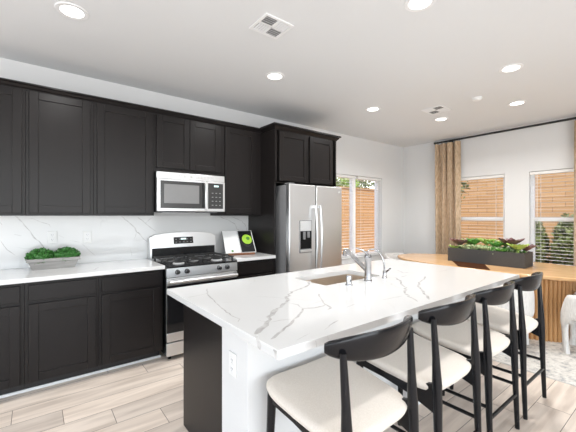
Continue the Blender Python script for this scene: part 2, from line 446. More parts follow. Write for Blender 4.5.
# venetian blinds, slats open
def blind(axis, a0, a1, depth, z0, z1, label, wand_at, wand_len):
    def B(mm, p0, p1, d0, d1, za, zb, bv=0.0):
        if axis == 'x': mm.box(p0, p1, d0, d1, za, zb, bv)
        else: mm.box(d0, d1, p0, p1, za, zb, bv)
    c = ((a0+a1)/2, depth, z0) if axis == 'x' else (depth, (a0+a1)/2, z0)
    e = empty('window_blind', c, label, 'blind', 'open white venetian blinds')
    m = MB(); B(m, a0, a1, depth-.026, depth+.026, z1-.045, z1, .004); obj('headrail', m, 'slat', e)
    m = MB(); z = z1-.075
    while z > z0+.04:
        B(m, a0, a1, depth-.020, depth+.020, z-.0013, z+.0013); z -= .050
    obj('slats', m, 'slat', e)
    m = MB(); B(m, a0, a1, depth-.024, depth+.024, z0+.004, z0+.022, .003); obj('bottom_rail', m, 'slat', e)
    m = MB()
    for k in (.15, .85):
        p = a0+(a1-a0)*k; B(m, p-.002, p+.002, depth-.001, depth+.001, z0+.015, z1-.03)
    obj('ladder_cord', m, 'slat', e)
    m = MB(); p = (wand_at, depth-.034, z1-.04); q = (wand_at, depth-.034, z1-.04-wand_len)
    if axis == 'y': p = (p[1], p[0], p[2]); q = (q[1], q[0], q[2])
    m.tube([p, q], .0035, 6); obj('wand', m, 'slat', e)
blind('x', bx0+.004, 4.498, DW+.043, bz0+.022, bz1-.004, 'white blind in the kitchen window, narrow section next to the refrigerator', bx0+.3, .8)
blind('x', 4.59, bx1-.004, DW+.043, bz0+.022, bz1-.004, 'white blind over the right pane of the kitchen window, near the room corner', bx1-.04, .9)
blind('y', wins[0][0]+.004, wins[0][1]-.004, WX+.04, wz0+.022, wz1-.004, 'white blind in the dining window beside the tan curtain', wins[0][1]-.06, .7)
blind('y', wins[1][0]+.004, wins[1][1]-.004, WX+.04, wz0+.022, wz1-.004, 'white blind in the right-hand dining window with the hedge outside', wins[1][1]-.10, .75)

# ---------------------------------------------------------------- outdoors
struct('ground', MB().box(-9, 14, -12, 12, -.30, -.14), 'patio')
m = MB(); m.box(-3, 8.2, 6.0, 6.2, -.14, 2.12); m.box(-3, 8.2, 5.98, 6.22, 2.12, 2.17, .004)
thing('garden_wall', m, 'blockx', 'tan concrete block wall outside the kitchen window', 'wall')
m = MB(); m.box(8.2, 8.4, -6, 6.2, -.14, 2.75); m.box(8.18, 8.42, -6, 6.2, 2.75, 2.80, .004)
thing('garden_wall', m, 'blocky', 'tall tan block wall outside the two dining windows', 'wall')

def leaf_cloud(m, c, rad, n, size, rng, mi=0, shell=.45):
    vs, fs = [], []
    for k in range(n):
        while True:
            d = Vector((rng.uniform(-1, 1), rng.uniform(-1, 1), rng.uniform(-1, 1)))
            if .05 < d.length <= 1: break
        d = d.normalized()*(shell+(1-shell)*rng.random()**.5)
        p = Vector(c)+Vector((d.x*rad[0], d.y*rad[1], d.z*rad[2]))
        u = Vector((rng.uniform(-1, 1), rng.uniform(-1, 1), rng.uniform(-1, 1))).normalized()
        v = u.cross(Vector((rng.uniform(-1, 1), rng.uniform(-1, 1), rng.uniform(-1, 1)))).normalized()
        s = size*rng.uniform(.6, 1.3); w = u.cross(v)*s*.12
        i = len(vs)
        vs += [p-u*s, p+v*s*.45+w, p+u*s, p-v*s*.45+w]; fs.append((i, i+1, i+2, i+3))
    m.faces(vs, fs, mi)

rng = random.Random(3)
hedges = [(7.62, 2.08, 1.26, .26), (7.58, 1.52, 1.36, .235), (7.62, .96, 1.40, .26), (7.6, .40, 1.36, .26)]
hl = ['low green shrub outside the dining window behind the planter', 'leafy hedge shrub outside the left part of the right dining window',
      'leafy hedge shrub outside the right part of the right dining window', 'leafy hedge shrub outside beyond the right dining window']
for (hx, hy_, hh, r), lb in zip(hedges, hl):
    e = empty('hedge_shrub', (hx, hy_, -.14), lb, 'shrub', 'shrubs along the garden wall')
    m = MB()
    for q in range(9):
        m.tube([(hx+rng.uniform(-.08, .08), hy_+rng.uniform(-.08, .08), -.14), (hx+rng.uniform(-.2, .2), hy_+rng.uniform(-.25, .25), hh*.8)], [.014, .006], 6)
    obj('stem', m, 'bark', e)
    m = MB(); leaf_cloud(m, (hx, hy_, hh/2), (.36, r, hh/2+.10), 1900, .066, rng, shell=.3); obj('foliage', m, 'hedge', e)
e = empty('potted_shrub', (6.9, 2.12, -.14), 'young lime-green shrub just outside the dining window beside the curtain', 'shrub')
m = MB(); m.tube([(6.9, 2.12, -.14), (6.9, 2.13, .7), (6.92, 2.10, 1.2)], [.02, .014, .006], 6); obj('stem', m, 'bark', e)
m = MB(); leaf_cloud(m, (6.9, 2.12, .80), (.22, .26, .46), 150, .05, rng, shell=.3); obj('foliage', m, 'leafl', e)
e = empty('small_tree', (7.3, 3.75, -.14), 'slender tree outside whose leafy branch crosses the dining window beside the curtain', 'tree')
m = MB(); m.tube([(7.3, 3.75, -.14), (7.32, 3.7, 1.0), (7.28, 3.62, 1.9), (7.3, 3.5, 2.4)], [.035, .03, .02, .008], 8)
m.tube([(7.29, 3.64, 1.7), (7.1, 3.35, 1.9), (7.0, 3.1, 1.98)], [.012, .009, .005], 6); obj('trunk', m, 'bark', e)
m = MB(); leaf_cloud(m, (7.2, 3.45, 2.0), (.35, .36, .42), 220, .06, rng, shell=.2); obj('foliage', m, 'hedge', e)
for (tx, ty, tz, r, lb) in [(6.5, 7.0, 2.6, .75, 'leafy tree rising over the block wall behind the refrigerator'), (7.9, 7.2, 2.3, .55, 'yellow-green tree top over the block wall in the right kitchen pane'), (9.0, 7.6, 2.5, .6, 'tree over the block wall at the far corner of the yard')]:
    e = empty('garden_tree', (tx, ty, -.14), lb, 'tree', 'trees beyond the block wall')
    m = MB(); m.tube([(tx, ty, -.14), (tx+.05, ty, 1.2), (tx, ty, tz)], [.07, .05, .02], 8); obj('trunk', m, 'bark', e)
    m = MB(); leaf_cloud(m, (tx, ty, tz), (r, r, r*.8), 420, .09, rng, shell=.2); obj('foliage', m, 'hedge' if tx < 7 or tx > 8.5 else 'leafl', e)

# ---------------------------------------------------------------- ceiling fittings
lights = [(0.205, 2.656, 'recessed ceiling light above the left wall cabinets, nearest the kitchen wall corner'),
          (1.899, 2.652, 'recessed ceiling light in front of the microwave, beyond the square vent'),
          (1.987, 1.150, 'recessed ceiling light cut by the top edge of the picture, over the island'),
          (3.554, 1.136, 'large-looking recessed ceiling light over the far end of the island, right of centre'),
          (3.498, 2.682, 'recessed ceiling light in front of the refrigerator'),
          (4.718, 1.444, 'recessed ceiling light above the dining table, nearest the curtain rod on the right'),
          (4.635, 2.357, 'recessed ceiling light directly beyond the far ceiling vent')]
proto = None
for (lx, ly, lb) in lights:
    if proto is None:
        proto = e = empty('ceiling_light', (0, 0, 0), lb, 'ceiling light', 'recessed ceiling lights')
        obj('trim_ring', MB().lathe([(.070, 0), (.070, -.006), (.094, -.006), (.098, -.002), (.098, 0)], seg=40), 'trim', e)
        obj('diffuser', MB().lathe([(.069, -.001), (.069, -.004), (.02, -.005)], seg=40), 'lamp', e)
        d = bpy.data.lights.new('lamp', 'AREA'); d.shape = 'DISK'; d.size = .13; d.spread = math.radians(150); d.energy = DOWN_W; d.color = (1, .99, .975)
        lo = bpy.data.objects.new('lamp', d); COL.objects.link(lo); lo.parent = e; lo.location = (0, 0, -.008)
    else:
        e = copy_tree(proto)
    e.location = (lx, ly, H); finish(e, lb)

def vent(cx, cy, sx, sy, rz, label):
    e = empty('ceiling_vent', (cx, cy, H), label, 'vent', 'ceiling vents', rz)
    m = MB(); t = .022
    for a in ((-sx/2, sx/2, -sy/2, -sy/2+t), (-sx/2, sx/2, sy/2-t, sy/2), (-sx/2, -sx/2+t, -sy/2+t, sy/2-t), (sx/2-t, sx/2, -sy/2+t, sy/2-t)):
        m.box(a[0], a[1], a[2], a[3], -.008, 0, .002)
    m.box(-.006, .006, -sy/2+t, sy/2-t, -.007, 0); m.box(-sx/2+t, sx/2-t, -.006, .006, -.007, 0)
    obj('frame', m, 'trim', e, local=True)
    obj('backing', MB().box(-sx/2+t, sx/2-t, -sy/2+t, sy/2-t, -.0015, -.0005), 'ventin', e, local=True)
    m = MB()
    r = Matrix.Rotation(math.radians(40), 3, 'X'); r2 = Matrix.Rotation(math.radians(40), 3, 'Y')
    hx, hy_ = sx/2-t, sy/2-t
    for qx, qy in ((-1, -1), (1, 1)):
        for k in range(4):
            y = qy*(hy_*(k+.6)/4.3)
            m.box(min(qx*.008, qx*hx), max(qx*.008, qx*hx), y-.007, y+.007, -.0055, -.0043, rot=r)
    for qx, qy in ((-1, 1), (1, -1)):
        for k in range(5):
            x = qx*(hx*(k+.6)/5.3)
            m.box(x-.007, x+.007, min(qy*.008, qy*hy_), max(qy*.008, qy*hy_), -.0055, -.0043, rot=r2)
    obj('louvers', m, 'trim', e, local=True)
vent(1.380, 1.970, .25, .23, 0, 'square white ceiling vent nearest the viewer, left of the picture centre')
vent(4.180, 2.190, .29, .27, 0, 'far white ceiling vent near the curtain')
e = empty('smoke_detector', (4.143, 1.674, H), 'small round white detector on the ceiling between two lights', 'smoke detector')
obj('base', MB().lathe([(.055, 0), (.055, -.012), (.05, -.014)], (4.143, 1.674, H), 32), 'white', e)
obj('dome', MB().lathe([(.046, -.012), (.044, -.026), (.03, -.033), (.005, -.034)], (4.143, 1.674, H), 32), 'white', e)

# ---------------------------------------------------------------- kitchen cabinets
def door_mb(x0, x1, z0, z1, yf, st=.062, th=.019, axis='y'):
    m = MB()
    m.box(x0, x0+st, yf, yf+th, z0, z1, .0025); m.box(x1-st, x1, yf, yf+th, z0, z1, .0025)
    m.box(x0+st, x1-st, yf, yf+th, z0, z0+st, .0025); m.box(x0+st, x1-st, yf, yf+th, z1-st, z1, .0025)
    m.box(x0+st-.002, x1-st+.002, yf+.009, yf+th-.002, z0+st-.002, z1-st+.002)
    return m
YU = 3.494
def upper(x0, x1, doors, z0, z1, label, dz0, dz1=2.436):
    e = empty('upper_cabinet', ((x0+x1)/2, DW, z0), label, 'cabinet', 'dark upper cabinets')
    obj('body', MB().box(x0+.0005, x1-.0005, YU, DW-.003, z0, z1, .0015), 'cab', e)
    for a, b in doors: obj('door', door_mb(a, b, dz0, dz1, YU-.020), 'cab', e)
UZ0, UZ1 = 1.391, 2.445
upper(-.53, -.055, [(-.508, -.078)], UZ0, UZ1, 'dark shaker wall cabinet cut off at the left edge of the picture', 1.414)
upper(-.055, .436, [(-.032, .408)], UZ0, UZ1, 'dark shaker wall cabinet above the green plants', 1.414)
upper(.436, .975, [(.464, .953)], UZ0, UZ1, 'dark shaker wall cabinet immediately left of the microwave', 1.414)
upper(.975, 1.741, [(.995, 1.345), (1.350, 1.709)], 1.845, UZ1, 'short two-door dark wall cabinet above the microwave', 1.889)
upper(1.741, 2.283, [(1.773, 2.195)], UZ0, UZ1, 'dark shaker wall cabinet between the microwave and the refrigerator surround', 1.414)

def crown_profile(y, zb):   # yz-profile stepping forward from a cabinet face at y
    return [(y-.0005, zb), (y-.006, zb), (y-.010, zb+.010), (y-.022, zb+.017), (y-.034, zb+.034), (y-.048, zb+.040), (y-.048, zb+.052), (y-.0005, zb+.052)]
m = MB(); m.prism(crown_profile(YU, 2.4375), -.53, 2.283, 'yz')
thing('crown_moulding', m, 'cab', 'long dark crown moulding along the top of the wall cabinets', 'moulding')

# refrigerator surround: two tall panels, cabinet above, crown
e = empty('refrigerator_cabinet', (2.82, DW, 0), 'tall dark surround with a two-door cabinet above the refrigerator', 'cabinet')
obj('side_panel', MB().box(2.285, 2.310, 3.205, DW, 0, 2.445, .0015), 'cab', e)
obj('side_panel', MB().box(3.305, 3.330, 3.205, DW, 0, 2.445, .0015), 'cab', e)
obj('body', MB().box(2.310, 3.305, 3.18, DW, 1.800, 2.445, .0015), 'cab', e)
m = MB(); m.box(2.285, 3.330, 3.18, 3.205, 1.790, 1.815, .0015); m.box(2.285, 2.332, 3.18, 3.205, 1.80, 2.445, .001); m.box(3.250, 3.330, 3.18, 3.205, 1.80, 2.445, .001)
obj('face_frame', m, 'cab', e)
obj('door', door_mb(2.332, 2.786, 1.815, 2.412, 3.160), 'cab', e)
obj('door', door_mb(2.824, 3.250, 1.815, 2.412, 3.160), 'cab', e)
m = MB()
pr = [(0, 0), (.006, 0), (.010, .012), (.022, .020), (.034, .040), (.050, .046), (.050, .064)]
zb = 2.430
rings = []
for o_, z in pr:
    rings.append([(2.285-o_, 3.440, zb+z), (2.285-o_, 3.18-o_, zb+z), (3.330+o_, 3.18-o_, zb+z), (3.330+o_, DW-.01, zb+z)])
m.loft(rings, cap=False, closed=False)
m.box(2.29, 3.325, 3.185, DW-.01, zb+.02, zb+.064)
m.faces([(2.235, 3.440, zb+.064), (2.235, 3.13, zb+.064), (3.38, 3.13, zb+.064), (3.38, DW-.01, zb+.064)], [(0, 1, 2, 3)])
obj('crown', m, 'cab', e)

def base(x0, x1, doors, drawers, label):
    e = empty('base_cabinet', ((x0+x1)/2, DW, 0), label, 'cabinet', 'dark base cabinets')
    obj('body', MB().box(x0+.0005, x1-.0005, 3.21, 3.80, .10, .883, .0015), 'cab', e)
    obj('toe_kick', MB().box(x0+.0005, x1-.0005, 3.315, 3.80, 0, .10), 'cabin', e)
    for a, b in doors: obj('door', door_mb(a, b, .107, .708, 3.190), 'cab', e)
    for a, b in drawers: obj('drawer', MB().box(a, b, 3.190, 3.209, .735, .857, .003), 'cab', e)
base(-.53, -.057, [(-.508, -.083)], [(-.508, -.083)], 'dark base cabinet cut off at the left edge of the picture')
base(-.057, .440, [(-.032, .417)], [(-.032, .417)], 'dark base cabinet with one drawer and door below the green plants')
base(.440, .975, [(.462, .946)], [(.462, .946)], 'dark base cabinet with one drawer and door left of the range')
base(1.760, 2.283, [(1.785, 2.25)], [(1.785, 2.25)], 'narrow dark base cabinet between range and refrigerator, below the cookbook')

# veins traced on a plane as strips that belong to the slab's own mesh
CY, SY = math.cos(.6618), math.sin(.6618)
def strips(m, pts, w, to3, mi=1, seed=1):
    r = random.Random(seed)
    fine = []
    for a, b in zip(pts, pts[1:]):
        n = max(1, int((Vector(b)-Vector(a)).length/.03))
        for k in range(n):
            t = k/n; fine.append((a[0]+(b[0]-a[0])*t+r.uniform(-1, 1)*w*.5, a[1]+(b[1]-a[1])*t+r.uniform(-1, 1)*w*.5))
    fine.append(pts[-1])
    vs, fs = [], []
    n = len(fine)
    for i, p in enumerate(fine):
        q0 = Vector(fine[max(i-1, 0)]); q1 = Vector(fine[min(i+1, n-1)])
        d = (q1-q0); d = d.normalized() if d.length else Vector((1, 0))
        nn = Vector((-d.y, d.x)); ww = w*r.uniform(.45, 1.15)*(0.35 if i in (0, n-1) else 1)/2
        vs += [to3(p[0]+nn.x*ww, p[1]+nn.y*ww), to3(p[0]-nn.x*ww, p[1]-nn.y*ww)]
    for i in range(n-1): fs.append((2*i, 2*i+1, 2*i+3, 2*i+2))
    m.faces(vs, fs, mi)

# worktops along the wall and the splashback
m = MB(); m.box(-.62, .986, 3.166, 3.804, .883, .918, .003)
for j, (p, w) in enumerate([([(.30, 3.22), (.42, 3.30), (.47, 3.42)], .012), ([(-.2, 3.5), (.0, 3.42), (.16, 3.36)], .006), ([(.62, 3.72), (.75, 3.55), (.95, 3.45)], .006)]):
    strips(m, p, w, lambda a, b: (a, b, .9184), seed=70+j)
thing('worktop', m, ['quartz', 'vein'], 'white veined quartz worktop left of the range', 'worktop')
m = MB(); m.box(1.757, 2.283, 3.166, 3.804, .883, .918, .003)
thing('worktop', m, ['quartz', 'vein'], 'short white quartz worktop right of the range under the cookbook', 'worktop')
ISLAND_VEINS = [([(0.693, 1.112), (0.755, 1.161), (0.824, 1.209), (0.904, 1.295), (0.986, 1.351)], 0.034),
  ([(0.986, 1.351), (1.090, 1.422), (1.196, 1.534), (1.279, 1.604), (1.376, 1.632), (1.479, 1.681), (1.597, 1.788)], 0.026),
  ([(0.717, 1.030), (0.778, 1.066), (0.846, 1.106), (0.916, 1.145), (1.003, 1.205), (1.091, 1.269), (1.151, 1.256), (1.207, 1.252), (1.239, 1.253), (1.209, 1.192), (1.175, 1.181)], 0.017),
  ([(1.102, 1.413), (1.116, 1.349), (1.091, 1.269)], 0.009),
  ([(1.381, 1.469), (1.304, 1.370), (1.235, 1.256)], 0.011),
  ([(0.835, 1.200), (0.889, 1.195), (0.936, 1.178)], 0.007),
  ([(0.961, 0.984), (1.025, 1.011), (1.096, 1.034)], 0.009),
  ([(0.796, 0.969), (0.846, 0.984), (0.885, 0.991)], 0.006),
  ([(0.897, 2.005), (0.839, 1.891), (0.803, 1.712), (0.774, 1.575), (0.757, 1.493), (0.745, 1.373), (0.749, 1.331), (0.723, 1.295)], 0.011),
  ([(0.710, 1.862), (0.783, 1.869), (0.839, 1.891)], 0.009),
  ([(0.825, 1.640), (0.857, 1.604)], 0.007),
  ([(0.809, 1.265), (0.827, 1.214)], 0.006),
  ([(2.207, 1.486), (2.131, 1.391), (2.020, 1.294), (1.919, 1.209), (1.785, 1.134), (1.731, 1.048), (1.683, 0.988)], 0.022),
  ([(2.439, 1.360), (2.176, 1.261), (2.043, 1.191), (1.904, 1.075), (1.826, 1.005), (1.776, 0.972)], 0.022),
  ([(2.517, 1.674), (2.428, 1.546), (2.500, 1.552)], 0.012),
  ([(2.239, 1.461), (2.363, 1.476)], 0.010),
  ([(1.550, 1.131), (1.727, 1.114)], 0.007),
  ([(1.448, 1.182), (1.362, 1.168), (1.281, 1.155)], 0.007)]
SPLASH_VEINS = [([(-0.131, 1.389), (-0.122, 1.377), (-0.063, 1.305), (-0.014, 1.221), (0.057, 1.122), (0.088, 1.075)], 0.011),
  ([(-0.044, 1.374), (-0.009, 1.361), (0.057, 1.332), (0.115, 1.306), (0.125, 1.282)], 0.006),
  ([(0.179, 1.208), (0.228, 1.179)], 0.005),
  ([(0.278, 1.150), (0.359, 1.128)], 0.005),
  ([(-0.234, 1.174), (-0.188, 1.092), (-0.131, 1.036)], 0.006),
  ([(-0.141, 1.226), (-0.088, 1.209)], 0.008),
  ([(-0.252, 1.357), (-0.220, 1.311)], 0.008),
  ([(0.730, 1.383), (0.743, 1.371), (0.811, 1.311), (0.860, 1.258), (0.880, 1.220), (0.952, 1.141), (0.995, 1.101)], 0.013),
  ([(0.880, 1.205), (0.853, 1.138)], 0.009),
  ([(0.888, 1.383), (0.902, 1.367), (0.966, 1.309), (1.018, 1.262), (1.084, 1.214)], 0.010),
  ([(0.966, 1.309), (1.018, 1.355), (1.054, 1.376)], 0.007),
  ([(0.369, 1.118), (0.428, 1.053), (0.494, 0.985)], 0.005),
  ([(0.818, 1.043), (0.832, 0.952)], 0.004),
  ([(1.869, 1.378), (1.898, 1.367), (2.007, 1.322), (2.078, 1.285), (2.108, 1.220), (2.181, 1.163)], 0.010),
  ([(2.027, 1.378), (2.067, 1.367), (2.181, 1.320), (2.245, 1.254), (2.267, 1.160)], 0.008),
  ([(2.078, 1.330), (2.078, 1.285)], 0.006)]
EDGE_VEINS = [([(1.075, 0.913), (1.070, 0.898), (1.050, 0.880)], 0.034),
  ([(0.965, 0.913), (0.955, 0.898), (0.948, 0.880)], 0.020),
  ([(0.860, 0.913), (0.868, 0.880)], 0.010),
  ([(0.930, 0.913), (0.930, 0.895)], 0.008)]
m = MB(); m.box(-.62, 2.284, 3.804, 3.8235, .918, 1.391)
for j, (p, w) in enumerate(SPLASH_VEINS): strips(m, p, w, lambda a, b: (a, 3.8036, b), seed=100+j)
thing('splashback', m, ['quartz', 'vein'], 'white veined quartz splashback behind the worktops and range', 'splashback')
# ---------------------------------------------------------------- microwave
e = empty('microwave', (1.358, 3.42, 1.43), 'stainless over-the-range microwave hung under the short cabinet', 'microwave')
X0, X1, YM, Z0, Z1 = .979, 1.737, 3.42, 1.428, 1.843
obj('body', MB().box(X0, X1, YM+.012, DW-.002, Z0, Z1, .004), 'black', e)
m = MB(); m.box(X0, X1, YM, YM+.03, Z1-.07, Z1, .004)      # vent strip
obj('vent_panel', m, 'steel', e)
m = MB(); m.box(X0, 1.516, YM-.008, YM+.02, Z0+.008, Z1-.072, .006); dr = obj('door', m, 'steel', e)
obj('door_glass', MB().box(1.014, 1.490, YM-.0125, YM-.006, Z0+.040, Z1-.090, .002), 'smoke', dr)
obj('handle_recess', MB().box(1.458, 1.484, YM-.0145, YM-.011, Z0+.045, Z1-.095, .001), 'black', dr)
obj('window', MB().box(1.050, 1.425, YM-.0145, YM-.011, Z0+.092, Z1-.125, .002), 'mglass', dr)
m = MB(); m.box(1.486, 1.513, YM-.040, YM-.022, Z0+.028, Z1-.10, .006); m.box(1.491, 1.508, YM-.025, YM-.004, Z0+.05, Z0+.075, .002); m.box(1.491, 1.508, YM-.025, YM-.004, Z1-.145, Z1-.12, .002)
obj('handle', m, 'steel', dr)
m = MB(); m.box(1.519, X1, YM-.008, YM+.02, Z0+.008, Z1-.072, .004); cp = obj('control_panel', m, 'steel', e)
obj('keypad', MB().box(1.530, 1.712, YM-.012, YM-.006, Z0+.040, Z1-.09, .002), 'smoke', cp)
obj('clock', MB().box(1.600, 1.655, YM-.0135, YM-.0115, Z1-.13, Z1-.112), 'display', cp)
for k in range(4):
    for i in range(3):
        obj('button', MB().box(1.572+i*.045, 1.592+i*.045, YM-.0135, YM-.0115, Z0+.075+k*.045, Z0+.085+k*.045), 'legend', cp)
obj('emblem', MB().lathe([(.014, 0), (.014, .003), (.011, .004)], (1.345, YM-.001, Z1-.034), 20, axis='y'), 'lgrey', e)
for x0, n in ((1.09, 12), (1.40, 12)):
    m = MB()
    for k in range(n): m.box(x0+k*.017, x0+.010+k*.017, YM-.0015, YM+.002, Z1-.052, Z1-.02)
    obj('vent_slots', m, 'lgrey', e)
obj('filter', MB().box(1.05, 1.25, 3.50, 3.66, Z0-.004, Z0+.002), 'steel_dark', e)
obj('filter', MB().box(1.48, 1.68, 3.50, 3.66, Z0-.004, Z0+.002), 'steel_dark', e)

# ---------------------------------------------------------------- range
e = empty('gas_range', (1.372, 3.16, 0), 'stainless and black gas range with a tall backguard between the worktops', 'range')
RX0, RX1, RY = .992, 1.752, 3.16
obj('body', MB().box(RX0+.004, RX1-.004, RY+.02, 3.78, .045, .885, .003), 'black', e)
m = MB(); m.box(RX0, RX1, RY-.012, 3.70, .885, .905, .005); obj('cooktop', m, 'black', e)
m = MB(); m.prism([(RY-.012, .798), (RY+.02, .798), (RY+.02, .888), (RY+.002, .893), (RY-.006, .885)], RX0, RX1, 'yz'); obj('control_panel', m, 'steel', e)
for kx in (1.097, 1.19, 1.535, 1.628):
    k = obj('knob', MB().lathe([(.024, 0), (.024, .008), (.020, .012), (.019, .034), (.015, .037), (.002, .037)], (kx, RY-.006, .845), 24, axis='y'), 'black', e)
    obj('knob_grip', MB().box(kx-.005, kx+.005, RY-.052, RY-.040, .827, .863, .003), 'iron', k)
m = MB(); m.box(RX0+.003, RX1-.003, RY-.012, RY+.02, .705, .792, .004); m.box(RX0+.003, RX1-.003, RY-.012, RY+.02, .182, .268, .004)
m.box(RX0+.003, RX0+.03, RY-.011, RY+.02, .268, .705, .002); m.box(RX1-.03, RX1-.003, RY-.011, RY+.02, .268, .705, .002)
dr = obj('oven_door', m, 'steel', e)
obj('door_glass', MB().box(RX0+.004, RX1-.004, RY-.0135, RY+.01, .266, .722, .003), 'bglass', dr)
m = MB(); m.box(RX0+.18, RX1-.18, RY-.0150, RY-.0130, .36, .62, .002); obj('oven_window', m, 'black', dr)
m = MB(); m.tube([(RX0+.02, RY-.05, .757), (RX1-.02, RY-.05, .757)], .0155, 14)
for x in (RX0+.055, RX1-.055): m.box(x-.012, x+.012, RY-.05, RY-.008, .745, .769, .004)
obj('handle', m, 'steel', dr)
obj('drawer', MB().box(RX0+.003, RX1-.003, RY-.010, RY+.02, .045, .172, .005), 'steel', e)
for x in (RX0+.05, RX1-.05):
    for y in (RY+.06, 3.70): obj('foot', MB().lathe([(.018, 0), (.018, .045)], (x, y, 0), 12), 'black', e)
# backguard: sloped stainless face with an arched top
m = MB()
N_ = 14; ring_f, ring_b = [], []
poly = []
for i in range(N_+1):
    t = i/N_; x = RX0-.002+t*(RX1-RX0+.004)
    zt = 1.166+.036*math.sin(PI*t)**.8
    if i in (0, N_): zt -= .018
    poly.append((x, zt))
fr = [(x, 3.712-.0, z) for x, z in poly]; bk = [(x, 3.78, z) for x, z in poly]
vs = [(x, 3.690, 1.040) for x, z in poly]+fr+bk+[(x, 3.78, .885) for x, z in poly]+[(x, 3.690, .905) for x, z in poly]
n = N_+1; fs = []
for r in range(4):
    for i in range(N_): fs.append((r*n+i, r*n+i+1, (r+1)*n+i+1, (r+1)*n+i))
for i in range(N_): fs.append((4*n+i, 4*n+i+1, i+1, i))
fs.append((0, n, 2*n, 3*n, 4*n)); fs.append(tuple(r*n+N_ for r in (4, 3, 2, 1, 0)))
m.faces(vs, fs); bmesh.ops.recalc_face_normals(m.bm, faces=m.bm.faces)
bgd = obj('backguard', m, 'steel', e)
obj('vent_strip', MB().box(RX0+.015, RX1-.015, 3.682, 3.70, .925, 1.035, .004), 'black', bgd)
rt = Matrix.Rotation(-math.atan2(.022, .126), 3, 'X')
obj('display_panel', MB().box(1.245, 1.470, 3.6925, 3.6985, 1.072, 1.148, .002, rot=rt), 'bglass', bgd)
obj('clock', MB().box(1.325, 1.385, 3.6905, 3.6935, 1.118, 1.136, rot=rt), 'display', bgd)
for i in range(5):
    for k in range(2):
        if k == 1 and i in (2,): continue
        obj('button', MB().box(1.262+i*.043, 1.280+i*.043, 3.6885+k*.004, 3.6915+k*.004, 1.086+k*.032, 1.096+k*.032, rot=rt), 'legend', bgd)
# burners and grates
for (bx, by, br) in ((1.16, 3.30, .045), (1.16, 3.56, .036), (1.58, 3.30, .050), (1.58, 3.56, .036), (1.372, 3.43, .04)):
    b_ = obj('burner', MB().lathe([(br+.012, .905), (br+.010, .914), (br*.8, .917)], (bx, by, 0), 24), 'lgrey', e)
    obj('burner_cap', MB().lathe([(br*.85, .917), (br*.85, .925), (br*.6, .929), (.003, .929)], (bx, by, 0), 24), 'iron', b_)
for (gx0, gx1) in ((1.02, 1.362), (1.382, 1.724)):
    m = MB(); g0, g1 = 3.185, 3.665; zg = .938
    for y in (g0, g1): m.box(gx0, gx1, y-.007, y+.007, zg, zg+.012, .003)
    for x in (gx0, gx1): m.box(x-.007, x+.007, g0, g1, zg, zg+.012, .003)
    m.box(gx0, gx1, 3.418, 3.432, zg, zg+.012, .003)
    cx = (gx0+gx1)/2
    m.box(cx-.006, cx+.006, g0, g1, zg, zg+.013, .003)
    for y in (3.30, 3.55): m.box(gx0, gx1, y-.006, y+.006, zg, zg+.013, .003)
    for x in (gx0+.01, gx1-.01):
        for y in (g0+.01, 3.425, g1-.01): m.box(x-.008, x+.008, y-.008, y+.008, .905, zg+.004, .002)
    obj('grate', m, 'iron', e)

# ---------------------------------------------------------------- refrigerator
e = empty('refrigerator', (2.83, 3.05, 0), 'side-by-side stainless refrigerator with water dispenser in the dark surround', 'refrigerator')
FX0, FX1, FY, FT = 2.378, 3.285, 3.03, 1.772
obj('body', MB().box(FX0+.004, FX1-.004, FY+.075, 3.78, .02, FT-.012, .006), 'grey', e)
m = MB(); m.box(FX0+.03, FX1-.03, FY+.06, FY+.10, 0, .075, .003); obj('toe_grille', m, 'grey', e)
ld = obj('freezer_door', MB().box(FX0, 2.804, FY, FY+.07, .085, FT, .012), 'steel', e)
rd = obj('refrigerator_door', MB().box(2.816, FX1, FY, FY+.07, .085, FT, .012), 'steel', e)
def bar(x):
    m = MB(); pts = []
    for i in range(13):
        t = i/12; z = .62+t*(1.520-.62); y = FY-.042-.022*math.sin(PI*t)
        pts.append((x, y, z))
    m.tube(pts, [.012]+[.0145]*11+[.012], 12)
    for z in (.64, 1.50): m.box(x-.011, x+.011, FY-.045, FY+.002, z-.018, z+.018, .004)
    return m
obj('handle', bar(2.772), 'steel', ld); obj('handle', bar(2.850), 'steel', rd)
obj('door_gap', MB().box(2.803, 2.817, FY+.012, FY+.076, .09, FT-.004), 'void', e)
disp = obj('dispenser', MB().box(2.535, 2.735, FY-.006, FY+.004, .935, 1.335, .006), 'grey', ld)
obj('dispenser_panel', MB().box(2.545, 2.725, FY-.009, FY-.004, 1.205, 1.325, .003), 'lgrey', disp)
obj('dispenser_cavity', MB().box(2.548, 2.722, FY-.0075, FY-.004, .985, 1.200, .002), 'void', disp)
m = MB(); m.box(2.585, 2.620, FY-.020, FY-.006, 1.10, 1.195, .004); m.box(2.650, 2.690, FY-.020, FY-.006, 1.12, 1.195, .004); obj('dispenser_paddle', m, 'grey', disp)
obj('drip_tray', MB().box(2.545, 2.725, FY-.018, FY-.004, .945, .975, .004), 'steel', disp)
obj('emblem', MB().lathe([(.013, 0), (.013, .003), (.010, .004)], (3.225, FY-.001, 1.70), 20, axis='y'), 'lgrey', rd)
m = MB(); m.box(FX0+.02, FX0+.10, FY+.02, FY+.12, FT-.002, FT+.014, .004); m.box(FX1-.10, FX1-.02, FY+.02, FY+.12, FT-.002, FT+.014, .004); obj('hinge_cover', m, 'grey', e)

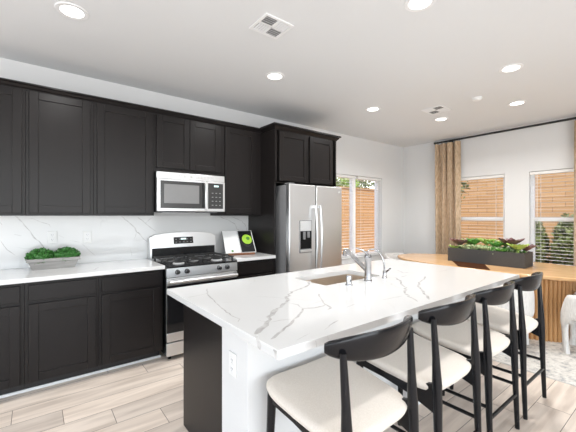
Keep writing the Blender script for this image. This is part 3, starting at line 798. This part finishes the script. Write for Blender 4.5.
# ---------------------------------------------------------------- island
IX0, IX1, IY0, IY1 = .683, 3.105, .932, 2.165
SX0, SX1, SY0, SY1 = 1.570, 2.188, 1.600, 1.945
BX0, BX1, BYW, BYC = .785, 3.03, 1.312, 1.578
e = empty('kitchen_island', ((BX0+BX1)/2, 1.7, 0), 'kitchen island base with a dark end panel and white stool side', 'island')
obj('cabinet_body', MB().box(BX0+.002, BX1, BYC, 2.13, .10, .64, .002), 'cab', e)
m = MB(); m.box(BX0, BX0+.02, BYC, 2.14, 0, .878, .002); obj('end_panel', m, 'cab', e, label='glossy dark end panel')
obj('end_panel', MB().box(BX1, BX1+.02, BYC, 2.14, 0, .878, .002), 'cab', e)
obj('front_panel', MB().box(BX0+.02, BX1, 2.11, 2.135, .10, .878, .002), 'cab', e)
obj('toe_kick', MB().box(BX0+.02, BX1, 1.60, 2.06, 0, .10), 'cabin', e)
obj('pony_wall', MB().box(BX0, BX1+.02, BYW, BYC-.001, 0, .878, .002), 'wall', e, label='white painted half wall under the overhang')
m = MB(); m.box(BX0-.012, BX1+.032, BYW-.012, BYW, 0, .09, .003); m.box(BX0-.012, BX0, BYW, BYC-.001, 0, .09, .003)
obj('baseboard', m, 'trim', e)
m = MB()
T0, T1 = .879, .914
# slab as a ring of four pieces around the sink cut-out, welded on one outline
def ring_slab(m):
    o = [(IX0, IY0), (IX1, IY0), (IX1, IY1), (IX0, IY1)]
    q = .02
    inn = []
    for cx, cy, a0 in ((SX0+q, SY0+q, PI), (SX1-q, SY0+q, 1.5*PI), (SX1-q, SY1-q, 0), (SX0+q, SY1-q, .5*PI)):
        inn.append([(cx+q*math.cos(a0+k*PI/8), cy+q*math.sin(a0+k*PI/8)) for k in range(5)])
    t = bmesh.new()
    for z in (T1, T0):
        O = [t.verts.new((x, y, z)) for x, y in o]
        I = [[t.verts.new((x, y, z)) for x, y in arc] for arc in inn]
        for i in range(4):
            j = (i+1) % 4
            t.faces.new([O[i], O[j], I[j][0], I[i][-1]])
            t.faces.new([O[i]]+list(reversed(I[i])))
        if z == T1: OT, IT = O, I
    IL = [v for a in IT for v in a]; IB = [v for a in I for v in a]
    for i in range(4): t.faces.new([OT[i], OT[(i+1) % 4], O[(i+1) % 4], O[i]])
    n = len(IL)
    for i in range(n): t.faces.new([IL[i], IL[(i+1) % n], IB[(i+1) % n], IB[i]])
    bmesh.ops.recalc_face_normals(t, faces=t.faces)
    oe = [ed for ed in t.edges if all(abs(v.co.x-IX0) < 1e-5 or abs(v.co.x-IX1) < 1e-5 or abs(v.co.y-IY0) < 1e-5 or abs(v.co.y-IY1) < 1e-5 for v in ed.verts)]
    bmesh.ops.bevel(t, geom=oe, offset=.003, segments=2, profile=.5, affect='EDGES')
    m._merge(t, 0)
ring_slab(m)
top = lambda a, b: (a, b, T1+.0005)
for j, (p, w) in enumerate(ISLAND_VEINS): strips(m, p, w*.8, top, seed=j)
for j, (p, w) in enumerate(EDGE_VEINS): strips(m, p, w, (lambda a, b: (IX0-.0004, a, b)) if j < 2 else (lambda a, b: (a, IY0-.0004, b)), seed=40+j)
thing('island_worktop', m, ['quartz', 'vein'], 'large white quartz island worktop with grey veins and a sink cut-out', 'worktop')
# sink
e = empty('kitchen_sink', ((SX0+SX1)/2, (SY0+SY1)/2, .66), 'undermount stainless sink set in the island worktop', 'sink')
m = MB()
def rr(x0, x1, y0, y1, r, z):
    out = []
    for cx, cy, a0 in ((x0+r, y0+r, PI), (x1-r, y0+r, 1.5*PI), (x1-r, y1-r, 0), (x0+r, y1-r, .5*PI)):
        out += [(cx+r*math.cos(a0+k*PI/10), cy+r*math.sin(a0+k*PI/10), z) for k in range(6)]
    return out
g = .012
m.loft([rr(SX0-g-.02, SX1+g+.02, SY0-g-.02, SY1+g+.02, .03, T0-.001), rr(SX0-g, SX1+g, SY0-g, SY1+g, .03, T0-.001), rr(SX0-g, SX1+g, SY0-g, SY1+g, .03, .72), rr(SX0+.01, SX1-.01, SY0+.01, SY1-.01, .05, .70), rr(1.82, 1.93, 1.72, 1.83, .05, .695)], cap=False)
m.faces(rr(1.82, 1.93, 1.72, 1.83, .05, .695), [tuple(range(24))])
obj('bowl', m, 'sink', e)
obj('drain', MB().lathe([(.045, .6955), (.043, .699), (.02, .697), (.003, .697)], (1.875, 1.775, 0), 24), 'chrome', e)
# main faucet
e = empty('faucet', (1.927, 1.522, .914), 'chrome pull-out kitchen faucet with a slanted spout behind the sink', 'faucet')
e.location.z += .0008
obj('body', MB().lathe([(.030, .914), (.030, .920), (.0245, .926), (.0245, 1.075), (.026, 1.080), (.026, 1.098), (.018, 1.108), (.003, 1.110)], (1.927, 1.522, 0), 24), 'chrome', e)
m = MB(); A = Vector((1.925, 1.535, .995)); Bp = Vector((1.935, 1.738, 1.120)); d = (Bp-A)
m.tube([A, A+d*.1, A+d*.75, A+d*.80, A+d*.98, Bp, Bp+Vector((0, .012, -.012)), Bp+Vector((0, .016, -.045))], [.017, .017, .015, .018, .018, .019, .019, .017], 14)
obj('spout', m, 'chrome', e)
m = MB(); m.tube([(1.927, 1.522, 1.105), (1.924, 1.535, 1.120), (1.905, 1.565, 1.140), (1.885, 1.60, 1.152)], [.010, .008, .006, .005], 10); obj('lever', m, 'chrome', e)
# filtered-water tap
e = empty('filter_tap', (2.120, 1.518, .914), 'slim chrome gooseneck filter tap right of the main faucet', 'faucet')
e.location.z += .0008
obj('base', MB().lathe([(.020, .914), (.020, .920), (.014, .926), (.012, .965), (.008, .97)], (2.120, 1.518, 0), 20), 'chrome', e)
m = MB(); pts = [(2.120, 1.518, .96), (2.118, 1.520, 1.02), (2.106, 1.530, 1.075), (2.092, 1.552, 1.115), (2.078, 1.580, 1.130), (2.065, 1.610, 1.126), (2.055, 1.632, 1.110), (2.050, 1.643, 1.092)]
m.tube(pts, .006, 10); obj('spout', m, 'chrome', e)
m = MB(); m.tube([(2.120, 1.518, .950), (2.140, 1.512, .962), (2.175, 1.502, .985)], [.008, .007, .006], 10); obj('lever', m, 'black', e)
e = empty('air_gap_cap', (1.713, 1.515, .914), 'short chrome air gap cylinder left of the faucet', 'air gap')
obj('base', MB().lathe([(.026, .914), (.026, .919), (.021, .922)], (1.713, 1.515, 0), 24), 'chrome', e)
obj('cap', MB().lathe([(.020, .920), (.020, .972), (.018, .978), (.003, .979)], (1.713, 1.515, 0), 24), 'chrome', e)

# outlets
def outlet(loc, face, label, switch=False, flip=False):
    e = empty('wall_outlet', loc, label, 'outlet', 'white wall outlets')
    R = Matrix.Rotation(0 if face == 'y' else -PI/2, 3, 'Z')
    def put(name, mb, mat, par):
        bmesh.ops.rotate(mb.bm, cent=(0, 0, 0), matrix=R, verts=mb.bm.verts)
        return obj(name, mb, mat, par, local=True)
    pl = put('cover_plate', MB().box(-.037, .037, -.006, 0, -.058, .058, .003), 'white', e)
    if switch:
        put('rocker', MB().box(-.017, .017, -.010, -.005, -.034, .034, .003), 'trim', pl)
    else:
        for z in (-.021, .021):
            s_ = put('socket', MB().box(-.016, .016, -.0075, -.005, z-.015, z+.015, .003), 'trim', pl)
            mm = MB(); mm.box(-.008, -.005, -.0082, -.007, z-.003, z+.007); mm.box(.005, .008, -.0082, -.007, z-.003, z+.007); mm.box(-.002, .002, -.0082, -.007, z-.011, z-.007)
            put('slots', mm, 'grey', s_)
outlet((.137, 3.8035, 1.187), 'y', 'white outlet on the splashback above the green plants')
outlet((.421, 3.8035, 1.180), 'y', 'white outlet on the splashback right of the green plants')
outlet((BX0-.0005, 1.452, .652), 'x', 'white outlet on the end of the island half wall')

# ---------------------------------------------------------------- trough of clipped greens on the worktop
e = empty('plant_trough', (.142, 3.62, .918), 'grey wooden trough with two bushy green plants on the left worktop', 'planter')
def taper(x0, x1, y0, y1, z0, X0, X1, Y0, Y1, z1, th):
    m = MB()
    R = lambda a, b, c, d, z: [(a, c, z), (b, c, z), (b, d, z), (a, d, z)]
    m.loft([R(x0, x1, y0, y1, z0), R(X0, X1, Y0, Y1, z1), R(X0+th, X1-th, Y0+th, Y1-th, z1), R(X0+th+.006, X1-th-.006, Y0+th, Y1-th, z1-.03)], cap=True)
    return m
tr_ = obj('trough', taper(-.012, .296, 3.575, 3.665, .918, -.048, .332, 3.545, 3.695, 1.012, .008), 'trough', e)
m = MB()
for a in ((-.054, .338, 3.540, 3.550), (-.054, .338, 3.690, 3.700), (-.054, -.044, 3.550, 3.690), (.328, .338, 3.550, 3.690)): m.box(a[0], a[1], a[2], a[3], .990, 1.016, .002)
obj('rim', m, 'trough', tr_)
obj('soil', MB().box(-.040, .324, 3.553, 3.687, .99, 1.004), 'soil', e)
rng = random.Random(11)
for cx in (.048, .236):
    m = MB()
    leaf_cloud(m, (cx, 3.62, 1.026), (.108, .085, .075), 900, .014, rng, shell=.75)
    t = bmesh.new(); bmesh.ops.create_icosphere(t, subdivisions=3, radius=1)
    for v in t.verts:
        s_ = 1+.12*math.sin(v.co.x*9+cx*40)*math.sin(v.co.z*8)*math.sin(v.co.y*9)
        v.co = Vector((cx+v.co.x*.092*s_, 3.62+v.co.y*.07*s_, max(1.0, 1.018+v.co.z*.062*s_)))
    m._merge(t, 0)
    obj('foliage', m, 'leafd', e)

# ---------------------------------------------------------------- cookbook on a stand
A, Bv = Vector((1.825, 3.515, .918)), Vector((2.163, 3.435, .918))
ux = (Bv-A).normalized(); nrm = Vector((ux.y, -ux.x, 0))          # faces the room
lean = (Vector((0, 0, 1))*math.cos(.68)-nrm*math.sin(.68)).normalized()
out = nrm*math.cos(.68)+Vector((0, 0, 1))*math.sin(.68)
def Bk(u, v, w): return A+ux*(u*1.06)+lean*(v*1.26)+out*w
def bslab(m, u0, u1, v0, v1, w0, w1, mi=0):
    m.loft([[Bk(u0, v0, w0), Bk(u1, v0, w0), Bk(u1, v1, w0), Bk(u0, v1, w0)], [Bk(u0, v0, w1), Bk(u1, v0, w1), Bk(u1, v1, w1), Bk(u0, v1, w1)]], mi=mi)
e = empty('cookbook_stand', (2.0, 3.5, .918), 'low dark wooden stand holding the open cookbook', 'book stand')
m = MB(); m.loft([[A+ux*.04+nrm*.05, A+ux*.30+nrm*.05, A+ux*.30-nrm*.10, A+ux*.04-nrm*.10], [p+Vector((0, 0, .012)) for p in (A+ux*.04+nrm*.05, A+ux*.30+nrm*.05, A+ux*.30-nrm*.10, A+ux*.04-nrm*.10)]]); obj('base', m, 'standwood', e)
m = MB(); m.loft([[A+ux*.0+nrm*.05, A+ux*.325+nrm*.05, A+ux*.325+nrm*.035, A+nrm*.035], [p+Vector((0, 0, .024)) for p in (A+nrm*.05, A+ux*.325+nrm*.05, A+ux*.325+nrm*.035, A+nrm*.035)]]); obj('ledge', m, 'standwood', e)
m = MB(); bslab(m, .10, .23, .02, .19, -.014, -.004); obj('back_rest', m, 'standwood', e)
e = empty('cookbook', (2.0, 3.5, .932), 'open cookbook with a blank white left page and a green dish photo on the right', 'book')
m = MB(); bslab(m, -.022, .345, .014, .282, -.003, 0); obj('cover', m, 'photo', e)
m = MB(); bslab(m, -.018, .160, .016, .278, .0005, .013); lp = obj('left_page', m, 'paper', e)
m = MB(); bslab(m, .165, .341, .016, .278, .0005, .013); rp = obj('right_page', m, 'paper', e)
m = MB(); bslab(m, .168, .333, .020, .274, .0132, .0138); ph = obj('dish_photo', m, 'photo', rp)
def bdisc(cu, cv, ru, rv, w0, w1):
    mm = MB(); mm.loft([[Bk(cu+ru*math.cos(k*PI/12), cv+rv*math.sin(k*PI/12), w) for k in range(24)] for w in (w0, w1)]); return mm
obj('bowl_print', bdisc(.253, .163, .074, .080, .0139, .0142), 'black', ph)
obj('salad_print', bdisc(.262, .170, .060, .058, .0143, .0148), 'lime', ph)
obj('herb_print', bdisc(.275, .180, .022, .020, .0149, .0153), 'dgreen', ph)
obj('leaf_print', bdisc(.062, .038, .014, .012, .0132, .0138), 'dgreen', lp)

# ---------------------------------------------------------------- dining: rug, table, planter
m = MB(); m.box(3.490, 5.93, .05, 3.30, 0, .011, .004)
e = empty('area_rug', (4.7, 1.7, 0), 'pale grey distressed rug under the dining table', 'rug')
obj('pile', m, 'rug', e)
m = MB()
for a in ((3.478, 3.490, .05, 3.30), (5.93, 5.942, .05, 3.30), (3.478, 5.942, .038, .05), (3.478, 5.942, 3.30, 3.312)): m.box(a[0], a[1], a[2], a[3], 0, .010, .003)
obj('binding', m, 'rugedge', e)

TC = Vector((4.85, 1.80)); TA, TB = .655, 1.32
def ell(a, b, z, n=96, p=2.25):
    o = []
    for k in range(n):
        t = 2*PI*k/n; c, s = math.cos(t), math.sin(t)
        o.append((TC.x+a*math.copysign(abs(c)**(2/p), c), TC.y+b*math.copysign(abs(s)**(2/p), s), z))
    return o
e = empty('dining_table', (TC.x, TC.y, .011), 'oval oak dining table with a fluted drum base by the windows', 'table')
m = MB(); m.loft([ell(TA-.03, TB-.03, .708), ell(TA-.008, TB-.008, .716), ell(TA, TB, .73), ell(TA, TB, .745), ell(TA-.004, TB-.004, .750)])
obj('tabletop', m, 'oak', e)
m = MB(); n = 960; rings = []
for z in (.012, .708):
    o = []
    for k in range(n):
        t = 2*PI*k/n; w = abs(math.sin(t*60))**.55; r = 1-.06*(1-w)
        c, s = math.cos(t), math.sin(t)
        o.append((TC.x+.600*r*c, TC.y+(1.00-.600*(1-r))*s, z))
    rings.append(o)
m.loft(rings); obj('fluted_base', m, 'oakv', e, smooth=60)

e = empty('succulent_planter', (4.83, 1.81, .75), 'long charcoal box planter of mixed succulents on the dining table', 'planter')
px0, px1, py0, py1 = 4.665, 4.985, 1.352, 2.272
m = MB(); R = lambda a, b, c, d, z: [(a, c, z), (b, c, z), (b, d, z), (a, d, z)]
m.loft([R(px0, px1, py0, py1, .751), R(px0, px1, py0, py1, .935), R(px0+.014, px1-.014, py0+.014, py1-.014, .935), R(px0+.014, px1-.014, py0+.014, py1-.014, .90)])
obj('box', m, 'planter', e)
obj('soil', MB().box(px0+.0145, px1-.0145, py0+.0145, py1-.0145, .895, .915), 'soil', e)
def rosette(m, c, R_, rows, up, rng, w=.45, tip=.25):
    for r in range(rows):
        nn = 5+2*r; rad = R_*(r+1)/rows; el = up*(1-.55*r/max(1, rows-1))+.10
        for k in range(nn):
            a = 2*PI*(k+.5*(r % 2))/nn+rng.uniform(-.12, .12); L_ = rad*rng.uniform(.85, 1.1); wd = L_*w*(.7 if r else .9)
            d = Vector((math.cos(a)*math.cos(el), math.sin(a)*math.cos(el), math.sin(el))); s = Vector((-math.sin(a), math.cos(a), 0)); q = d.cross(s)*-1
            b0 = Vector(c)
            th = L_*.09+.003
            rings = []
            for t, ww in ((.05, .35), (.35, .8), (.7, 1.0), (.9, .65), (1.0, .12)):
                p = b0+d*L_*t+Vector((0, 0, -.10*L_*t*t))
                rings.append([p+s*wd*.5*ww, p+q*th*ww*.5, p-s*wd*.5*ww, p-q*th*ww])
            m.loft(rings)
rng = random.Random(5)
plants = [  # y, x, height, radius, rows, kind, leaf width
    (2.17, 4.80, 1.02, .15, 5, 'leafp', .5), (2.07, 4.73, .975, .10, 4, 'leafs', .5), (2.21, 4.73, .97, .09, 3, 'leafl', .45), (2.00, 4.86, 1.04, .14, 5, 'leafg', .3), (1.93, 4.73, .98, .11, 4, 'leafs', .4),
    (1.84, 4.86, 1.05, .14, 5, 'leafl', .28), (1.80, 4.72, .98, .10, 4, 'leafs', .5), (1.71, 4.82, 1.02, .13, 5, 'leafg', .45), (1.63, 4.91, 1.04, .13, 5, 'leafl', .3),
    (1.61, 4.72, .97, .10, 4, 'leafg', .5), (1.54, 4.82, 1.05, .17, 5, 'leafp', .55), (1.44, 4.74, 1.01, .14, 4, 'leafl', .55), (1.40, 4.88, 1.00, .13, 4, 'leafp', .55), (2.08, 4.91, 1.03, .12, 5, 'leafl', .3)]
m = MB(); leaf_cloud(m, (4.825, 1.81, .925), (.125, .43, .055), 520, .032, rng, shell=.5); obj('foliage', m, 'leafg', e, label='low green ground cover')
m = MB(); leaf_cloud(m, (4.80, 1.81, .93), (.13, .43, .060), 330, .034, rng, shell=.6); obj('foliage', m, 'leafs', e, label='pale sage trailing leaves')
names = {'leafp': 'plum-tinted rosette', 'leafs': 'pale sage rosette', 'leafg': 'green rosette', 'leafl': 'lime green rosette'}
for (y, x, z, r, rows, kd, w) in plants:
    m = MB(); m.tube([(x, y, .91), (x, y, max(.918, z-.05))], [.012, .014], 8); rosette(m, (x, y, z-.062), r*1.12, rows, 1.40, rng, w)
    obj('succulent', m, kd, e, label=names[kd])

m = MB(); m.prism([(4.655, 2.205), (4.225, 1.925), (4.222, 1.560), (4.655, 1.785)], .7503, .7545)  # thin dark brown four-sided slab on the tabletop before the planter
thing('table_patch', m, 'darkbrown', 'dark brown patch on the table in front of the charcoal planter', 'table_patch')

# dining chairs: curved shell that runs down into arch legs, seat pad, back pad
def chair_mesh():
    m = MB()
    NT, rad = 72, .285
    zs = [.0, .08, .16, .24, .30, .35, .39, .44, .495, .55, .58, .61, .64, .67, .72]
    def ctop(t):
        a = max(0., min(1., (t-.40)/.55)); a = math.sin(a*PI/2)
        b = max(0., min(1., (t-.9)/1.5)); b = b*b*(3-2*b)
        return .36+.25*a+.10*b
    def present(t, z):       # t angle from the open front (0 = front, PI = back)
        top = ctop(t)
        leg = min(abs(t-.62), abs(t-2.62))
        lowlimit = .42 if z > 0 else 0
        if z >= top: return False
        if t < .40: return False
        if z < .24: return leg < .13
        if z < .30: return leg < .18
        if z < .35: return leg < .30
        return True
    vs = {}; t_ = bmesh.new()
    def V(i, j, o):
        key = (i, j, o)
        if key not in vs:
            a = -PI+2*PI*i/NT; z = zs[j]
            tt = abs(a)
            r = rad*(1+.03*math.sin(z*4))+(.022 if o else -.022)
            flare = 1+.06*(1-z/.76)*0
            zz = z
            zz = ctop(tt) if j == len(zs)-1 else min(z, ctop(tt))
            vs[key] = t_.verts.new((r*math.cos(a)*1.0*flare, r*math.sin(a)*.96*flare, zz))
        return vs[key]
    pres = [[present(abs(-PI+2*PI*(i+.5)/NT), (zs[j]+zs[j+1])/2) for j in range(len(zs)-1)] for i in range(NT)]
    def ok(i, j): return 0 <= j < len(zs)-1 and pres[i % NT][j]
    for i in range(NT):
        for j in range(len(zs)-1):
            if not pres[i][j]: continue
            i2 = (i+1) % NT
            def F(*q):
                try: t_.faces.new(q)
                except ValueError: pass
            F(V(i, j, 1), V(i2, j, 1), V(i2, j+1, 1), V(i, j+1, 1)); F(V(i, j, 0), V(i, j+1, 0), V(i2, j+1, 0), V(i2, j, 0))
            if not ok(i-1, j): F(V(i, j, 0), V(i, j, 1), V(i, j+1, 1), V(i, j+1, 0))
            if not ok(i+1, j): F(V(i2, j, 1), V(i2, j, 0), V(i2, j+1, 0), V(i2, j+1, 1))
            if not ok(i, j-1): F(V(i, j, 1), V(i, j, 0), V(i2, j, 0), V(i2, j, 1))
            if not ok(i, j+1): F(V(i, j+1, 0), V(i, j+1, 1), V(i2, j+1, 1), V(i2, j+1, 0))
    bmesh.ops.remove_doubles(t_, verts=t_.verts, dist=1e-4)
    bmesh.ops.smooth_vert(t_, verts=[v for v in t_.verts if .02 < v.co.z], factor=.5, use_axis_x=True, use_axis_y=True, use_axis_z=True)
    bmesh.ops.smooth_vert(t_, verts=[v for v in t_.verts if .02 < v.co.z], factor=.5, use_axis_x=True, use_axis_y=True, use_axis_z=True)
    bmesh.ops.recalc_face_normals(t_, faces=t_.faces)
    m._merge(t_, 0)
    return m
def pad(m, cx, cy, outline, zf, th, rd=.018, n=48):
    prof = [(1-.10, 0-th), (1-.02, .012-th), (1, .025-th), (1, -.016), (1-.03, -.005), (1-.10, 0), (.6, .006), (.25, .008)]
    rings = []
    for s_, dz in prof:
        ring = []
        for k in range(n):
            x, y = outline(2*PI*k/n); x *= s_; y *= s_
            ring.append((cx+x, cy+y, zf(x, y)+dz))
        rings.append(ring)
    m.loft(rings)
    return m
e0 = empty('dining_chair', (0, 0, 0), 'x', 'chair', 'white dining chairs')
obj('shell', chair_mesh(), 'boucle', e0, smooth=80)
m = MB(); pad(m, .015, 0, lambda t: (.262*math.cos(t), .255*math.sin(t)), lambda x, y: .435, .085); obj('seat', m, 'boucle', e0, smooth=80)
m = MB(); rings = []
for z, dr_, in ((.46, -.01), (.47, 0), (.55, .004), (.63, .002), (.65, -.008)):
    ring = []
    for k in range(21):
        a = PI-1.0+2.0*k/20; ring.append(((.268)*math.cos(a), .258*math.sin(a), z))
    for k in range(20, -1, -1):
        a = PI-1.0+2.0*k/20; ring.append(((.232-dr_)*math.cos(a), .222*math.sin(a), z))
    rings.append(ring)
m.loft(rings); obj('back_pad', m, 'boucle', e0, smooth=80)
chairs = [((3.965, 1.375, .011), 0.0, 'white upholstered dining chair behind the far two stools, at the near side of the table'),
          ((4.395, .648, .011), PI/2, 'white upholstered dining chair at the right edge of the picture, beside the fluted base'),
          ((5.08, 3.27, .011), -PI/2, 'white upholstered dining chair at the far table end, partly hidden behind the island')]
for k, (loc, rz, lb) in enumerate(chairs):
    c = e0 if k == 0 else copy_tree(e0)
    c.location = loc; c.rotation_euler = (0, 0, rz); finish(c, lb)

# curtains and rod
e = empty('curtain_rod', (WX-.09, 1.2, 2.735), 'long black curtain rod above the dining windows', 'curtain rod')
obj('rod', MB().tube([(WX-.09, 3.09, 2.735), (WX-.09, -.65, 2.735)], .0165, 12), 'rod', e)
for y, sgn in ((3.09, 1), (-.65, -1)):
    obj('finial', MB().tube([(WX-.09, y-sgn*.005, 2.735), (WX-.09, y+sgn*.03, 2.735)], .021, 12), 'rod', e)
for y in (2.83, .60):
    m = MB(); m.box(WX-.10, WX-.001, y-.008, y+.008, 2.705, 2.7205, .002); m.box(WX-.008, WX-.001, y-.014, y+.014, 2.69, 2.76, .002); obj('bracket', m, 'rod', e)
def curtain(y0, y1, label, seed):
    e = empty('curtain', (WX-.09, (y0+y1)/2, .02), label, 'curtain', 'tan linen curtains')
    r = random.Random(seed)
    n = 130; nz = 14; folds = 3.6
    ph = [r.uniform(0, 6) for _ in range(4)]
    rings = []
    for k in range(nz+1):
        t = k/nz; z = .02+t*(2.70-.02); ring = []
        for i in range(n+1):
            u = i/n; y = y0+(y1-y0)*u
            amp = .050*(1-.30*t)
            x = WX-.095+amp*math.sin(2*PI*folds*u+ph[0]+.35*math.sin(3*t+ph[1]))+.018*math.sin(2*PI*folds*1.7*u+ph[2]+t*2)
            yy = y+.014*math.sin(2*PI*folds*u+ph[3]+t*1.4)
            ring.append((x, yy, z))
        rings.append(ring)
    rings2 = []
    for rg in rings:
        back = [(x+.004, y, z) for x, y, z in reversed(rg)]
        rings2.append(rg+back)
    m = MB(); m.loft(rings2); obj('fabric', m, 'linen', e, smooth=80)
    for k in range(6):
        y = y0+.03+(y1-y0-.06)*k/5
        m = MB(); pts = [(WX-.09+.023*math.cos(a*PI/8), y, 2.735-.006+.023*math.sin(a*PI/8)) for a in range(17)]
        m.tube(pts, .003, 6); m.tube([(WX-.09, y, 2.708), (WX-.09, y, 2.690)], .003, 6); obj('ring', m, 'rod', e)
curtain(2.640, 3.085, 'tan linen curtain panel hanging left of the dining windows', 4)
curtain(.60, 1.135, 'tan linen curtain panel at the right edge of the picture', 9)

# ---------------------------------------------------------------- counter stools
e0 = empty('counter_stool', (0, 0, 0), 'x', 'stool', 'black and cream counter stools')
def seat_outline(t):
    c, s = math.cos(t), math.sin(t)
    y = .245*math.copysign(abs(s)**(.36 if s > 0 else .42), s)
    hw = .254+.014*(y/.245)
    x = hw*math.copysign(abs(c)**(.32 if s > 0 else .30), c)
    if s > 0: y *= 1-.03*abs(x/.25)**2
    return x, y
seat_z = lambda x, y: .612+.022*(y/.245)+.030*max(0, y/.245)**2*.6-.012*(1-min(1, (x/.22)**2))
m = MB(); pad(m, 0, .005, seat_outline, seat_z, .050, n=64); obj('seat', m, 'cream', e0, smooth=80)
for s in (-1, 1):
    m = MB(); m.tube([(s*.222, .235, 0), (s*.214, .225, .30), (s*.206, .215, .59)], [.0145, .0175, .022], 14); obj('leg', m, 'blackwood', e0)
    m = MB(); m.tube([(s*.214, -.262, 0), (s*.212, -.252, .28), (s*.209, -.246, .52), (s*.208, -.243, .60), (s*.208, -.238, .72), (s*.212, -.228, .905)], [.0135, .0172, .0215, .0225, .0170, .0130], 14); obj('leg', m, 'blackwood', e0)
m = MB()
for s in (-1, 1):
    x = s*.206
    pl = [(.215, .575), (.215, .532), (.05, .522), (-.10, .500), (-.20, .470), (-.243, .455), (-.243, .602), (-.20, .590), (-.12, .572), (.05, .570)]
    m.prism(pl, x-.013, x+.013, 'yz', b=.004)
m.box(-.206, .206, .203, .228, .535, .582, .004)
m.box(-.20, .20, -.12, -.095, .53, .560, .003)
obj('seat_frame', m, 'blackwood', e0)
# crest: curved board, tall in the middle, slimmer rounded arm tips
m = MB(); rings = []
n = 28; th0 = 1.10
for i in range(n+1):
    u = -1+2*i/n; a = u*th0
    R_ = .290
    cx = .010+R_*math.sin(a); cy = -.270+R_*.62*(1-math.cos(a))
    tx = R_*math.cos(a); ty = R_*.62*math.sin(a); tl = math.hypot(tx, ty); nx, ny = ty/tl, -tx/tl
    hgt = .044+.078*(1-abs(u)**2.5); thk = .030-.004*(1-abs(u))
    zc = .914-.004*(1-abs(u)); lean_ = .012
    ring = []
    for k in range(14):
        b = 2*PI*k/14; c_, s_ = math.cos(b), math.sin(b)
        ox = .5*thk*math.copysign(abs(c_)**.7, c_); oz = .5*hgt*math.copysign(abs(s_)**.7, s_)
        if i in (0, n): ox *= .8; oz *= .85
        ox += lean_*(oz/.05)
        ring.append((cx+nx*ox, cy+ny*ox, zc+oz))
    rings.append(ring)
m.loft(rings); obj('backrest', m, 'blackwood', e0, smooth=60)
def st(p, q, r=.0105):
    mm = MB(); mm.tube([p, q], r, 10); obj('stretcher', mm, 'blackwood', e0)
st((-.216, .228, .285), (-.213, -.254, .285)); st((.216, .228, .285), (.213, -.254, .285))
st((-.214, -.256, .222), (.214, -.256, .222)); st((-.218, .230, .215), (.218, .230, .215), .012)
stools = [((1.076, 1.020, 0), 0.0, 'nearest black counter stool with cream seat, under the left end of the island'),
          ((1.702, 1.022, 0), 0.0, 'black counter stool with cream seat, second from the near end of the island'),
          ((2.282, 1.024, 0), 0.0, 'black counter stool with cream seat, third from the near end of the island'),
          ((2.870, 1.026, 0), 0.0, 'farthest black counter stool with cream seat, next to the dining table')]
for k, (loc, rz, lb) in enumerate(stools):
    c = e0 if k == 0 else copy_tree(e0)
    c.location = loc; c.rotation_euler = (0, 0, rz); finish(c, lb)
